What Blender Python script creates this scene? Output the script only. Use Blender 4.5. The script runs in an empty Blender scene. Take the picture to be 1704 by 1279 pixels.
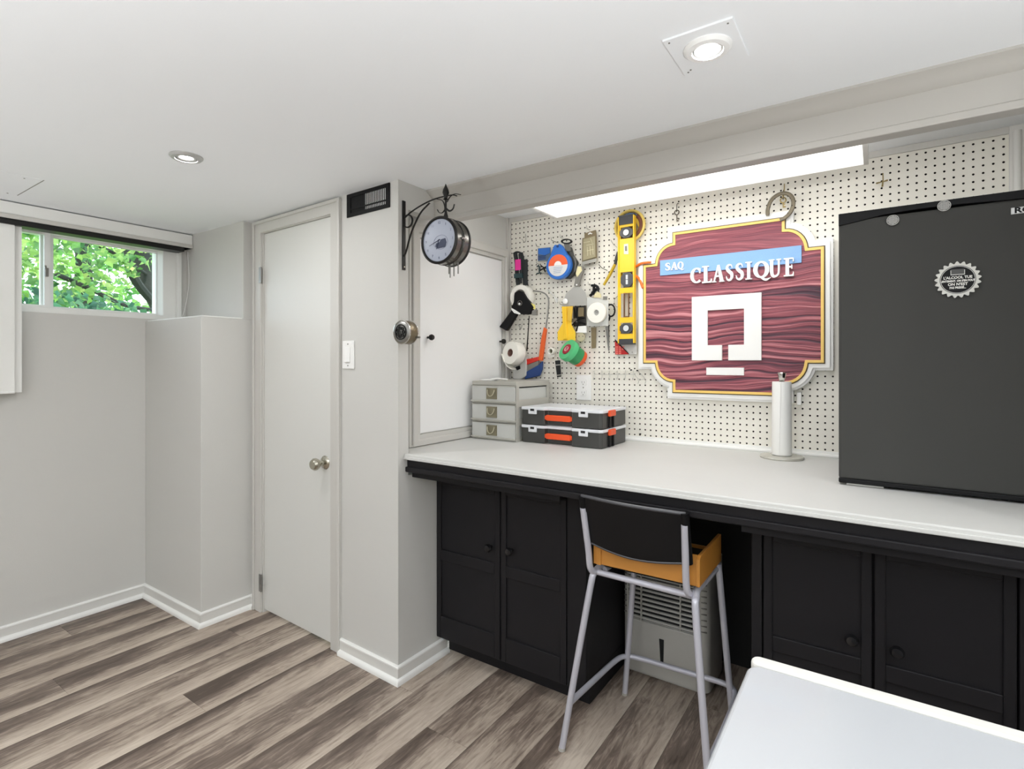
import bpy, bmesh, math, random
from mathutils import Vector, Matrix
random.seed(7)
PI = math.pi
S = bpy.context.scene
C = S.collection
# ------------------------------------------------------------------ camera, world, light, exposure
CAMH = 1.25; FPX = 894.4; YAW = math.radians(34.27)
cd = bpy.data.cameras.new('camera'); cam = bpy.data.objects.new('camera', cd); C.objects.link(cam)
cam.location = (0, 0, CAMH); cam.rotation_euler = (PI/2, 0, YAW)
cd.sensor_width = 36; cd.lens = FPX/1704*36; cd.shift_y = -(639.5-603)/1704; cd.clip_start = .02
S.camera = cam
S.view_settings.view_transform = 'Standard'; S.view_settings.look = 'None'
S.view_settings.gamma = 1; S.view_settings.use_curve_mapping = False
S.view_settings.exposure = 0.1
S.cycles.max_bounces = 10; S.cycles.diffuse_bounces = 6; S.cycles.use_denoising = True
S.cycles.sample_clamp_indirect = 6
w = bpy.data.worlds.new('world'); S.world = w; w.use_nodes = True
nt = w.node_tree; bg = nt.nodes['Background']
bg.inputs[0].default_value = (.80, .90, 1, 1); bg.inputs[1].default_value = 3.4
def lamp(name, kind, loc, energy, col=(1, 1, 1), rot=(0, 0, 0), **k):
    l = bpy.data.lights.new(name, kind); l.energy = energy; l.color = col
    for a, b in k.items(): setattr(l, a, b)
    o = bpy.data.objects.new(name, l); C.objects.link(o); o.location = loc; o.rotation_euler = rot
    return o
lamp('sun', 'SUN', (0, 0, 6), 5.0, (1, .95, .85), (0, math.radians(42), math.radians(-35)), angle=.02)
CANS = [(-.318, 1.25), (-1.985, .905), (-1.985, -1.0), (-.318, -1.0), (1.1, -1.0), (1.1, .905)]  # first two are in view, the others are added for even brightness
CAN_W = 4.4; TUBE_W = 3.6
WARM = (1, 1, 1)
for x, y in CANS:
    lamp('can_lamp', 'AREA', (x, y, 1.956), CAN_W if y > 0 else CAN_W*.45, WARM, shape='DISK', size=.06)
lamp('tube_lamp', 'AREA', (-.62, 2.0, 1.897), TUBE_W, (1, .99, .96), shape='RECTANGLE', size=1.15, size_y=.24)

# unseen fill added behind the beam, brightens niche ceiling and pegboard top
lamp('niche_fill', 'AREA', (-.55, 1.755, 1.86), 2.6, (1, .995, .98), (math.radians(115), 0, 0), shape='RECTANGLE', size=1.9, size_y=.03)
# three unseen fill spots added behind the viewer to brighten the ceiling
lamp('ceiling_fill', 'SPOT', (0, -1.8, .5), 300, (.95, .978, 1), (PI, 0, 0), shadow_soft_size=.08, spot_size=math.radians(128), spot_blend=.4)
lamp('ceiling_fill', 'SPOT', (1.25, -.3, .45), 150, (.95, .978, 1), (PI, 0, 0), shadow_soft_size=.08, spot_size=math.radians(132), spot_blend=.4)
lamp('ceiling_fill', 'SPOT', (-1.7, -1.0, .4), 80, (.95, .978, 1), (PI, 0, 0), shadow_soft_size=.08, spot_size=math.radians(132), spot_blend=.3)

# ------------------------------------------------------------------ pixel rays of the reference frame -> metres
_f = Vector((-math.sin(YAW), math.cos(YAW), 0)); _r = Vector((math.cos(YAW), math.sin(YAW), 0))
def ray(u, v): return _f+_r*((u-852)/FPX)+Vector((0, 0, (603-v)/FPX))
def onY(u, v, y):
    d = ray(u, v); t = y/d.y; return Vector((d.x*t, y, CAMH+d.z*t))
def onX(u, v, x):
    d = ray(u, v); t = x/d.x; return Vector((x, d.y*t, CAMH+d.z*t))

# ------------------------------------------------------------------ materials
def lin(c):
    return tuple((v/255/12.92 if v/255 <= .04045 else ((v/255+.055)/1.055)**2.4) for v in c)
MATS = {}
def mat(name, rgb, rough=.5, metal=0, var=0.0, scale=8, bump=0.0, bscale=60, spec=.5, trans=0, coat=0, emit=None, es=0, alpha=1, sub=0):
    if name in MATS: return MATS[name]
    m = bpy.data.materials.new(name); m.use_nodes = True; n = m.node_tree.nodes; L = m.node_tree.links
    p = n['Principled BSDF']; c = lin(rgb)
    p.inputs['Base Color'].default_value = (*c, 1); p.inputs['Roughness'].default_value = rough
    p.inputs['Metallic'].default_value = metal; p.inputs['Specular IOR Level'].default_value = spec
    p.inputs['Transmission Weight'].default_value = trans; p.inputs['Coat Weight'].default_value = coat
    p.inputs['Alpha'].default_value = alpha
    tc = n.new('ShaderNodeTexCoord')
    if var:
        nz = n.new('ShaderNodeTexNoise'); nz.inputs['Scale'].default_value = scale; nz.inputs['Detail'].default_value = 5
        L.new(tc.outputs['Object'], nz.inputs['Vector'])
        mx = n.new('ShaderNodeMix'); mx.data_type = 'RGBA'
        mx.inputs[6].default_value = (*[v*(1-var) for v in c], 1); mx.inputs[7].default_value = (*[min(1, v*(1+var)) for v in c], 1)
        L.new(nz.outputs['Fac'], mx.inputs[0]); L.new(mx.outputs[2], p.inputs['Base Color'])
    if bump:
        nb = n.new('ShaderNodeTexNoise'); nb.inputs['Scale'].default_value = bscale; nb.inputs['Detail'].default_value = 4
        L.new(tc.outputs['Object'], nb.inputs['Vector'])
        b = n.new('ShaderNodeBump'); b.inputs['Strength'].default_value = bump; b.inputs['Distance'].default_value = .003
        L.new(nb.outputs['Fac'], b.inputs['Height']); L.new(b.outputs['Normal'], p.inputs['Normal'])
    if emit:
        p.inputs['Emission Color'].default_value = (*emit, 1); p.inputs['Emission Strength'].default_value = es
    MATS[name] = m; return m
wallm = mat('greige_paint', (204, 203, 199), .65, var=.015, scale=1.5, bump=.08, bscale=180)
ceilm = mat('ceiling_paint', (237, 239, 241), .8, var=.01, scale=1.2, bump=.05, bscale=150)
trimm = mat('greige_gloss_trim', (202, 200, 195), .4, var=.02, scale=6, bump=.1, bscale=40)
basem = mat('baseboard_paint', (216, 215, 211), .4, var=.02, scale=6)
whitem = mat('white_paint', (236, 236, 233), .45, var=.01, scale=3, bump=.05, bscale=60)
doorm = mat('door_paint', (216, 216, 212), .42, var=.02, scale=2, bump=.06, bscale=30)
beamm = mat('beam_greige_paint', (186, 183, 177), .5, bump=.08, bscale=60)
panelm = mat('white_panel', (238, 238, 238), .5)
blackm = mat('black_cabinet_paint', (34, 33, 35), .45, var=.15, scale=5, bump=.12, bscale=25, spec=.15)
darkm = mat('matt_black_paint', (20, 20, 20), .8)
blk = mat('black_plastic', (15, 15, 17), .5, spec=.2)
blks = mat('black_satin_metal', (30, 29, 28), .4, metal=.4)
steel = mat('brushed_steel', (150, 149, 146), .38, metal=.9, var=.1, scale=20)
chrome = mat('chrome', (205, 203, 198), .15, metal=1)
nickel = mat('nickel', (190, 186, 172), .18, metal=1)
tubem = mat('silver_painted_tube', (196, 196, 206), .3, metal=.25)
wirem = mat('zinc_wire', (176, 174, 168), .35, metal=.6)
rackw = mat('coated_wire', (190, 188, 182), .4, metal=.2)
pegm = mat('pegboard_face', (232, 229, 219), .55, var=.02, scale=4, bump=.05, bscale=90)
counterm = mat('worn_white_counter', (206, 206, 203), .5, var=.025, scale=7, bump=.25, bscale=18)
fridgem = mat('slate_fridge_door', (67, 67, 65), .6, spec=.12)
crate_m = mat('varnished_pine', (190, 130, 56), .45, var=.18, scale=9)
whitepl = mat('white_plastic', (238, 238, 236), .35)
enam = mat('white_enamel', (186, 189, 193), .3, coat=.2)
yel = mat('yellow_level_paint', (244, 200, 48), .4, var=.03)
yel2 = mat('mustard_plastic', (222, 180, 60), .5)
org = mat('orange_plastic', (236, 84, 34), .4)
blu = mat('blue_plastic', (46, 110, 196), .4)
navy = mat('navy_plastic', (22, 60, 120), .4)
redm = mat('red_plastic', (206, 44, 30), .4)
grn = mat('green_tape', (84, 190, 126), .4)
crim = mat('crimson_tape', (160, 24, 48), .35)
pinkm = mat('pink_label', (226, 50, 150), .5)
grey = mat('grey_plastic', (120, 118, 112), .45)
brown = mat('brown_board', (124, 110, 82), .6, var=.15, scale=30)
tapew = mat('white_tape', (236, 234, 226), .6)
clearp = mat('clear_plastic', (226, 228, 226), .15, alpha=.45)
frost = mat('frosted_plastic', (216, 217, 213), .3, alpha=.72)

def planks_mat():
    m = bpy.data.materials.new('vinyl_plank'); m.use_nodes = True; n = m.node_tree.nodes; L = m.node_tree.links
    p = n['Principled BSDF']; p.inputs['Roughness'].default_value = .42; p.inputs['Specular IOR Level'].default_value = .35
    tc = n.new('ShaderNodeTexCoord'); oi = n.new('ShaderNodeObjectInfo')
    off = n.new('ShaderNodeVectorMath'); off.operation = 'MULTIPLY_ADD'
    cmb = n.new('ShaderNodeCombineXYZ'); 
    for i in range(3): L.new(oi.outputs['Random'], cmb.inputs[i])
    L.new(cmb.outputs[0], off.inputs[0]); off.inputs[1].default_value = (13, 37, 5); L.new(tc.outputs['Object'], off.inputs[2])
    def noise(sc, det, st, dist=0):
        mp = n.new('ShaderNodeMapping'); mp.inputs['Scale'].default_value = st; L.new(off.outputs[0], mp.inputs[0])
        z = n.new('ShaderNodeTexNoise'); z.inputs['Scale'].default_value = sc; z.inputs['Detail'].default_value = det
        z.inputs['Distortion'].default_value = dist; z.inputs['Roughness'].default_value = .6
        L.new(mp.outputs[0], z.inputs[0]); return z
    def ma(op, a, b, c=None):
        k = n.new('ShaderNodeMath'); k.operation = op
        for i, v in enumerate((a, b, c)):
            if v is None: continue
            if isinstance(v, (int, float)): k.inputs[i].default_value = v
            else: L.new(v, k.inputs[i])
        return k.outputs[0]
    sx = n.new('ShaderNodeSeparateXYZ'); L.new(tc.outputs['Object'], sx.inputs[0])
    a = noise(1, 3, (9, 1.3, 1)); fine = noise(1, 8, (110, 5, 1), .6); knot = noise(1, 6, (38, 7, 1), 2.2)
    grad = ma('MULTIPLY_ADD', sx.outputs[0], 2.9, -.06)            # -.5..+.5 across -> dark side to light side
    v = ma('ADD', ma('MULTIPLY_ADD', a.outputs['Fac'], 1.5, -.25), grad)
    v = ma('ADD', v, ma('MULTIPLY_ADD', fine.outputs['Fac'], .62, -.31))
    v = ma('ADD', v, ma('MULTIPLY_ADD', knot.outputs['Fac'], .75, -.375))
    v = ma('ADD', v, ma('MULTIPLY_ADD', oi.outputs['Random'], .14, -.07))
    cr = n.new('ShaderNodeValToRGB'); L.new(v, cr.inputs[0]); e = cr.color_ramp.elements
    e[0].position = .05; e[0].color = (*lin((88, 76, 68)), 1); e[1].position = .95; e[1].color = (*lin((206, 193, 178)), 1)
    q = e.new(.32); q.color = (*lin((122, 108, 98)), 1); q = e.new(.55); q.color = (*lin((172, 157, 143)), 1)
    L.new(cr.outputs[0], p.inputs['Base Color'])
    b = n.new('ShaderNodeBump'); b.inputs['Strength'].default_value = .25; b.inputs['Distance'].default_value = .0015
    L.new(fine.outputs['Fac'], b.inputs['Height']); L.new(b.outputs[0], p.inputs['Normal'])
    return m
plankm = planks_mat()

def sign_wood():
    m = bpy.data.materials.new('sandblasted_red_wood'); m.use_nodes = True; n = m.node_tree.nodes; L = m.node_tree.links
    p = n['Principled BSDF']; p.inputs['Roughness'].default_value = .5
    tc = n.new('ShaderNodeTexCoord')
    def noise(st, det, src, dist=0):
        mp = n.new('ShaderNodeMapping'); mp.inputs['Scale'].default_value = st; L.new(src, mp.inputs[0])
        z = n.new('ShaderNodeTexNoise'); z.inputs['Scale'].default_value = 1; z.inputs['Detail'].default_value = det; z.inputs['Distortion'].default_value = dist
        L.new(mp.outputs[0], z.inputs[0]); return z.outputs['Fac']
    def ma(op, a, b, c=None):
        k = n.new('ShaderNodeMath'); k.operation = op
        for i, v in enumerate((a, b, c)):
            if v is None: continue
            if isinstance(v, (int, float)): k.inputs[i].default_value = v
            else: L.new(v, k.inputs[i])
        return k.outputs[0]
    sp = n.new('ShaderNodeSeparateXYZ'); L.new(tc.outputs['Object'], sp.inputs[0])
    warp = noise((2.2, 1, 5.5), 2, tc.outputs['Object'])
    z2 = ma('MULTIPLY_ADD', warp, .13, sp.outputs[2])
    cb = n.new('ShaderNodeCombineXYZ'); L.new(sp.outputs[0], cb.inputs[0]); L.new(z2, cb.inputs[2])
    big = noise((.9, 1, 62), 3, cb.outputs[0]); fin = noise((4, 1, 190), 4, cb.outputs[0])
    # carved relief is deep on the lower boards and shallow on the top board
    mr = n.new('ShaderNodeMapRange'); L.new(sp.outputs[2], mr.inputs[0])
    for i, v in zip((1, 2, 3, 4), (.02, .16, 1, .35)): mr.inputs[i].default_value = v
    v = ma('MULTIPLY', ma('SUBTRACT', big, .5), ma('MULTIPLY', mr.outputs[0], 3.0))
    v = ma('ADD', ma('ADD', v, .5), ma('MULTIPLY_ADD', fin, 1.0, -.54))
    cr = n.new('ShaderNodeValToRGB'); L.new(v, cr.inputs[0]); e = cr.color_ramp.elements
    e[0].position = .12; e[0].color = (*lin((66, 38, 54)), 1); e[1].position = .86; e[1].color = (*lin((202, 134, 140)), 1)
    q = e.new(.34); q.color = (*lin((118, 58, 72)), 1); q = e.new(.60); q.color = (*lin((158, 84, 94)), 1)
    L.new(cr.outputs[0], p.inputs['Base Color'])
    b = n.new('ShaderNodeBump'); b.inputs['Strength'].default_value = .8; b.inputs['Distance'].default_value = .004
    L.new(v, b.inputs['Height']); L.new(b.outputs[0], p.inputs['Normal'])
    return m

def leaf_mat(name, cols):
    m = bpy.data.materials.new(name); m.use_nodes = True; n = m.node_tree.nodes; L = m.node_tree.links
    p = n['Principled BSDF']; p.inputs['Roughness'].default_value = .5
    g = n.new('ShaderNodeNewGeometry'); cr = n.new('ShaderNodeValToRGB'); e = cr.color_ramp.elements
    e[0].color = (*lin(cols[0]), 1); e[1].color = (*lin(cols[-1]), 1)
    for i, c in enumerate(cols[1:-1]): e.new((i+1)/(len(cols)-1)).color = (*lin(c), 1)
    L.new(g.outputs['Random Per Island'], cr.inputs[0]); L.new(cr.outputs[0], p.inputs['Base Color'])
    tr = n.new('ShaderNodeBsdfTranslucent'); L.new(cr.outputs[0], tr.inputs[0]); mx = n.new('ShaderNodeMixShader'); mx.inputs[0].default_value = .45
    L.new(p.outputs[0], mx.inputs[1]); L.new(tr.outputs[0], mx.inputs[2]); L.new(mx.outputs[0], n['Material Output'].inputs[0])
    return m
def glass_mat():
    m = bpy.data.materials.new('window_glass'); m.use_nodes = True; n = m.node_tree.nodes; L = m.node_tree.links
    t = n.new('ShaderNodeBsdfTransparent'); t.inputs[0].default_value = (.96, .98, .97, 1); g = n.new('ShaderNodeBsdfGlossy'); g.inputs['Roughness'].default_value = .02
    f = n.new('ShaderNodeFresnel'); f.inputs[0].default_value = 1.45; mx = n.new('ShaderNodeMixShader')
    L.new(f.outputs[0], mx.inputs[0]); L.new(t.outputs[0], mx.inputs[1]); L.new(g.outputs[0], mx.inputs[2]); L.new(mx.outputs[0], n['Material Output'].inputs[0])
    return m
glassm = glass_mat()

# ------------------------------------------------------------------ mesh builder
class M:
    def __init__(s): s.v = []; s.f = []; s.k = 0
    def add(s, vs, fs):
        b = len(s.v); s.v += [Vector(p) for p in vs]; s.f += [[i+b for i in f] for f in fs]; return s
    def box(s, x0, x1, y0, y1, z0, z1):
        e = s.k*3e-5; s.k += 1; x0 -= e; x1 += e; y0 -= e; y1 += e; z0 -= e; z1 += e   # no two boxes of one part share a face plane
        return s.add([(x0,y0,z0),(x1,y0,z0),(x1,y1,z0),(x0,y1,z0),(x0,y0,z1),(x1,y0,z1),(x1,y1,z1),(x0,y1,z1)],
                     [[0,3,2,1],[4,5,6,7],[0,1,5,4],[1,2,6,5],[2,3,7,6],[3,0,4,7]])
    def prism(s, poly, a, b, plane='xz'):
        f = {'xz': lambda p, d: (p[0], d, p[1]), 'xy': lambda p, d: (p[0], p[1], d), 'yz': lambda p, d: (d, p[0], p[1])}[plane]
        n = len(poly)
        return s.add([f(p, a) for p in poly]+[f(p, b) for p in poly], [list(range(n)), list(range(2*n-1, n-1, -1))]+[[i, (i+1)%n, n+(i+1)%n, n+i] for i in range(n)])
    def ring(s, outer, inner, a, b, plane='xz'):
        f = {'xz': lambda p, d: (p[0], d, p[1]), 'xy': lambda p, d: (p[0], p[1], d), 'yz': lambda p, d: (d, p[0], p[1])}[plane]
        n = len(outer); vs = [f(p, a) for p in outer]+[f(p, a) for p in inner]+[f(p, b) for p in outer]+[f(p, b) for p in inner]
        fs = []
        for i in range(n):
            j = (i+1)%n
            fs += [[i, j, n+j, n+i], [2*n+i, 3*n+i, 3*n+j, 2*n+j], [i, 2*n+i, 2*n+j, j], [n+i, n+j, 3*n+j, 3*n+i]]
        return s.add(vs, fs)
    def tube(s, pts, r, n=10, closed=False, flat=None):
        pts = [Vector(p) for p in pts]; k = len(pts); rs = r if isinstance(r, (list, tuple)) else [r]*k
        T = []
        for i in range(k):
            a = pts[i-1] if (i > 0 or closed) else pts[i]; b = pts[(i+1)%k] if (i < k-1 or closed) else pts[i]
            T.append((b-a).normalized())
        up = Vector((0, 0, 1)) if abs(T[0].z) < .9 else Vector((0, 1, 0))
        u = T[0].cross(up).normalized(); vs = []
        for i in range(k):
            u = (u-T[i]*u.dot(T[i]))
            u = u.normalized() if u.length > 1e-6 else T[i].orthogonal().normalized()
            w_ = T[i].cross(u)
            for j in range(n):
                a = 2*PI*j/n; vs.append(pts[i]+u*math.cos(a)*rs[i]+w_*math.sin(a)*rs[i]*(flat or 1))
        fs = []
        for i in range(k if closed else k-1):
            for j in range(n):
                a = i*n+j; b = i*n+(j+1)%n; c = ((i+1)%k)*n+(j+1)%n; d = ((i+1)%k)*n+j; fs.append([a, b, c, d])
        if not closed: fs += [list(range(n))[::-1], [(k-1)*n+j for j in range(n)]]
        return s.add(vs, fs)
    def lathe(s, prof, c, axis=(0, 0, 1), n=32, cap=True):
        ax = Vector(axis).normalized(); u = ax.orthogonal().normalized()
        if abs(ax.z) > .9: u = Vector((1, 0, 0))
        w_ = ax.cross(u); c = Vector(c); vs = []
        for r, h in prof:
            for j in range(n):
                a = 2*PI*j/n; vs.append(c+ax*h+(u*math.cos(a)+w_*math.sin(a))*max(r, 1e-5))
        k = len(prof); fs = [[i*n+j, i*n+(j+1)%n, (i+1)*n+(j+1)%n, (i+1)*n+j] for i in range(k-1) for j in range(n)]
        if cap: fs += [list(range(n))[::-1], [(k-1)*n+j for j in range(n)]]
        return s.add(vs, fs)
    def xf(s, fn): s.v = [Vector(fn(p)) for p in s.v]; return s
def smoothpath(pts, n=6):
    P_ = [Vector(p) for p in pts]; P_ = [P_[0]*2-P_[1]]+P_+[P_[-1]*2-P_[-2]]; out = []
    for i in range(1, len(P_)-2):
        a, b, c, d = P_[i-1:i+3]
        for k in range(n):
            t = k/n; out.append(.5*((2*b)+(c-a)*t+(2*a-5*b+4*c-d)*t*t+(-a+3*b-3*c+d)*t**3))
    out.append(P_[-2]); return out
def tag(o, label=None, cat=None, group=None, kind=None):
    for k, v in (('label', label), ('category', cat), ('group', group), ('kind', kind)):
        if v: o[k] = v
    return o
def obj(name, m, mt, parent=None, smooth=False, bevel=0, bseg=2, loc=None):
    xs = [p.x for p in m.v]; ys = [p.y for p in m.v]; zs = [p.z for p in m.v]
    c = Vector(loc) if loc else Vector(((min(xs)+max(xs))/2, (min(ys)+max(ys))/2, min(zs)))
    me = bpy.data.meshes.new(name); me.from_pydata([p-c for p in m.v], [], m.f)
    bm = bmesh.new(); bm.from_mesh(me); bmesh.ops.recalc_face_normals(bm, faces=bm.faces); bm.to_mesh(me); bm.free()
    me.materials.append(mt)
    if smooth:
        for p in me.polygons: p.use_smooth = True
        me.set_sharp_from_angle(angle=math.radians(38))
    o = bpy.data.objects.new(name, me); C.objects.link(o)
    if parent is not None:
        o.parent = parent; pl = Vector(parent.get('_w', (0, 0, 0))); o.location = c-pl
    else: o.location = c
    o['_w'] = tuple(c)
    if bevel:
        b = o.modifiers.new('bevel', 'BEVEL'); b.width = bevel; b.segments = bseg; b.limit_method = 'ANGLE'; b.angle_limit = math.radians(40)
    return o
def thing(name, loc, label, cat, group=None):
    o = bpy.data.objects.new(name, None); o.empty_display_size = .05; C.objects.link(o); o.location = loc; o['_w'] = tuple(loc)
    return tag(o, label, cat, group)
def struct(name, m, mt, parent=None, **k):
    o = obj(name, m, mt, parent, **k)
    if parent is None: o['kind'] = 'structure'
    return o
def sempty(name, loc=(0, 0, 0)):
    o = bpy.data.objects.new(name, None); C.objects.link(o); o.location = loc; o['_w'] = tuple(loc); o['kind'] = 'structure'; return o
def dup(o, delta, label=None):
    def cp(a, par):
        b = a.copy(); C.objects.link(b); b.parent = par
        for ch in a.children: cp(ch, b)
        return b
    r = cp(o, o.parent); r.location = Vector(o.location)+Vector(delta)
    if label: r['label'] = label
    return r
def circle(cx, cz, r, n=32, rz=None, a0=0): return [(cx+r*math.cos(a0+2*PI*i/n), cz+(rz or r)*math.sin(a0+2*PI*i/n)) for i in range(n)]
def rrect(x0, x1, z0, z1, r, n=5):
    out = []
    for cx, cz, a in ((x1-r, z1-r, 0), (x0+r, z1-r, PI/2), (x0+r, z0+r, PI), (x1-r, z0+r, 1.5*PI)):
        out += [(cx+r*math.cos(a+PI/2*i/n), cz+r*math.sin(a+PI/2*i/n)) for i in range(n+1)]
    return out
def text(name, s, x, y, z, size, mt, parent, depth=.0006, bold=0, align='CENTER', rot=None, sx=1):
    cu = bpy.data.curves.new('t', 'FONT'); cu.body = s; cu.size = size; cu.extrude = depth; cu.offset = bold; cu.align_x = align; cu.align_y = 'CENTER'
    cu.resolution_u = 3
    t = bpy.data.objects.new('t', cu); C.objects.link(t); bpy.context.view_layer.update()
    me = bpy.data.meshes.new_from_object(t.evaluated_get(bpy.context.evaluated_depsgraph_get()))
    m = M(); R = rot or Matrix.Identity(3)
    m.add([Vector((x, y, z))+R@Vector((p.co.x*sx, -p.co.z, p.co.y)) for p in me.vertices], [list(p.vertices) for p in me.polygons])
    bpy.data.objects.remove(t); bpy.data.curves.remove(cu); bpy.data.meshes.remove(me)
    return obj(name, m, mt, parent)

# ------------------------------------------------------------------ room
CZ = 1.965; XL = -3.25; XR = 1.9; YB = -2.6
def wy(x): return 1.525-.0364*(x+2.65)                       # the door wall runs very slightly out of square
def sk(m): return m.xf(lambda p: (p.x, p.y+wy(p.x), p.z))    # builds with y measured from that wall
fl = struct('floor', M().box(XL-.1, XR+.1, YB-.1, 2.45, -.12, -.006), darkm)
W = .1772; L_ = 1.2192
known = {-2.52-W: .733, -2.52: 1.332, -2.166: .975, -2.166+W*3: 1.472, -2.166+W*5: 1.36, -2.166-W: .35, -2.166+W: .25, -2.166+W*2: .35, -2.166+W*4: .6, -2.166-W*4: .4}
i0 = -6; x = -2.166-W*8
k = 0
while x < XR:
    if x+W > XL:
        yo = None
        for kx, ky in known.items():
            if abs(kx-x) < .03: yo = ky
        if yo is None: yo = random.uniform(-.5, .7)
        y = yo-L_*8
        while y < 2.42:
            a, b = max(y, YB), min(y+L_, 2.42); c, d = max(x, XL), min(x+W, XR)
            if b-a > .01 and d-c > .005:
                o = obj('plank', M().box(c+.0005, d-.0005, a+.0005, b-.0005, -.006, 0), plankm, fl, loc=(x+W/2, a, -.006))
            y += L_
    x += W; k += 1
ce = struct('ceiling', M().box(XL-.1, XR+.1, YB-.1, 1.69, CZ, 2.12), ceilm)
struct('ceiling', M().box(-1.75, XR+.1, 1.69, 2.45, 2.02, 2.12), ceilm)
wl = M(); wx0 = -3.42
wl.box(wx0, XL, YB, 2.0, -.01, 1.485); wl.box(wx0, XL, YB, .40, 1.485, CZ); wl.box(wx0, XL, 1.44, 2.0, 1.485, CZ); wl.box(wx0, XL, .40, 1.44, 1.89, CZ)
struct('wall_left', wl, wallm)
struct('wall_back', M().box(XL, XR, YB-.1, YB, 0, CZ), wallm)
struct('wall_right', M().box(XR, XR+.1, YB, 2.45, 0, CZ), wallm)
# low block under and beside the window
struct('wall_ledge', M().box(XL, -2.65, 1.275, 1.9, 0, 1.47), wallm, bevel=.003)
struct('trim_1', M().box(XL, -2.66, 1.285, 1.48, 1.47, 1.476), whitem, bevel=.002)
struct('wall_recess', M().box(XL, -2.65, 1.48, 1.9, 1.47, CZ), wallm)
dw = M()
dw.box(-2.66, -2.548, 0, .12, 0, CZ); dw.box(-1.976, -1.60, 0, .055, 0, CZ); dw.box(-2.548, -1.976, 0, .12, 1.90, CZ)
sk(dw); struct('wall_front', dw, wallm)
pf = [(-1.60, wy(-1.60)), (-1.55, wy(-1.55))]
pr = M().prism(pf+[(-1.55, 1.74), (-1.60, 1.74)], 0, .80, 'xy').prism(pf+[(-1.55, 1.54), (-1.60, 1.54)], .80, 1.86, 'xy').prism(pf+[(-1.55, 1.70), (-1.60, 1.70)], 1.86, CZ, 'xy')
struct('wall_pillar', pr, wallm)
struct('wall_niche_left', M().box(-1.75, -1.642, 1.535, 2.45, .80, 2.02), wallm)
struct('wall_niche_right', M().box(.42, .52, 1.601, 2.45, 0, 2.02), wallm)
struct('wall_front', M().box(.42, XR, 1.53, 1.60, 0, CZ), wallm)
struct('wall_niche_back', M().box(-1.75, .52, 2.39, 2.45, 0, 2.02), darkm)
# beam with its moulding and lower edge
bmn = M().box(-1.55, XR, 1.69, 1.725, 1.858, 2.02); be = struct('trim_2', bmn, beamm, bevel=.002)
cr_ = M().prism([(1.642, CZ), (1.642, 1.958), (1.655, 1.952), (1.668, 1.942), (1.681, 1.930), (1.6905, 1.926), (1.6905, CZ)], -1.55, XR, 'yz')
obj('crown_moulding', cr_, beamm, be, smooth=True)
obj('lower_edge', M().box(-1.55, XR, 1.686, 1.735, 1.838, 1.858), beamm, be, bevel=.003)

def base(name, path, h=.062):
    """flat skirting with a rounded white shoe, following floor points; the wall lies to the left of the path"""
    def off(d):
        out = []; P_ = [Vector((*p, 0)) for p in path]
        for i, p in enumerate(P_):
            ds = []
            if i > 0: ds.append((P_[i]-P_[i-1]).normalized())
            if i < len(P_)-1: ds.append((P_[i+1]-P_[i]).normalized())
            ns = [Vector((q.y, -q.x, 0)) for q in ds]
            if len(ns) == 1: out.append(p+ns[0]*d)
            else:
                b = (ns[0]+ns[1]).normalized(); out.append(p+b*(d/b.dot(ns[0])))
        return out
    def sweep(prof):
        m = M(); n = len(prof); k = len(path); rows = [off(d) for d, z in prof]; vs = []
        for i in range(k):
            for j in range(n): q = rows[j][i]; vs.append((q.x, q.y, prof[j][1]))
        fs = [[i*n+j, (i+1)*n+j, (i+1)*n+(j+1)%n, i*n+(j+1)%n] for i in range(k-1) for j in range(n)]+[list(range(n)), [(k-1)*n+j for j in range(n)]]
        return m.add(vs, fs)
    b = struct(name, sweep([(0, 0), (.010, 0), (.010, h-.006), (.007, h-.001), (0, h)]), basem)
    obj('shoe_moulding', sweep([(.0101, 0), (.023, 0), (.023, .009), (.020, .016), (.014, .021), (.0101, .022)]), whitem, b, smooth=True)
    obj('top_bead', sweep([(0, h), (.0115, h-.004), (.0115, h+.001), (.008, h+.005), (0, h+.006)]), whitem, b, smooth=True)
base('baseboard_left', [(XL, YB), (XL, 1.275), (-2.65, 1.275), (-2.65, wy(-2.62)), (-2.621, wy(-2.62))])
base('baseboard_pillar', [(-1.908, wy(-1.908)), (-1.55, 1.4845), (-1.55, 1.765)])

# ------------------------------------------------------------------ window
win = sempty('window_1', (-3.33, .9, 1.49))
def rect(a, b, c, d): return [(a, c), (b, c), (b, d), (a, d)]
fr = M().ring(rect(.40, 1.44, 1.485, 1.89), rect(.46, 1.367, 1.510, 1.872), -3.40, -3.262, 'yz')
obj('window_frame', fr, whitem, win, bevel=.003)
def sash(y0, y1, x, w0=.022, w1=.022):
    m = M().ring(rect(y0, y1, 1.5105, 1.8715), rect(y0+w0, y1-w1, 1.524, 1.86), x-.02, x, 'yz')
    s = obj('sash', m, whitepl, win, bevel=.002)
    obj('pane', M().box(x-.012, x-.008, y0+w0, y1-w1, 1.524, 1.86), glassm, s)
    return s
s1 = sash(.46, .885, -3.285, .03, .022); sash(.86, 1.367, -3.335, .05, .003)
obj('latch', M().box(-3.284, -3.268, .862, .874, 1.66, 1.70).tube([(-3.27, .868, 1.675), (-3.262, .860, 1.71)], .004, 6), grey, s1)
struct('trim_3', M().box(-3.26, -3.235, 1.430, 1.452, 1.476, 1.886), whitem, bevel=.003)
cord = tag(obj('blind_cord', M().tube(smoothpath([(-3.19, 1.462, 1.87), (-3.19, 1.468, 1.70), (-3.2, 1.452, 1.55), (-3.215, 1.43, 1.479)]), .0013, 6), whitepl, smooth=True), 'thin white blind cord hanging at the right side of the window', 'cord')
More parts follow.
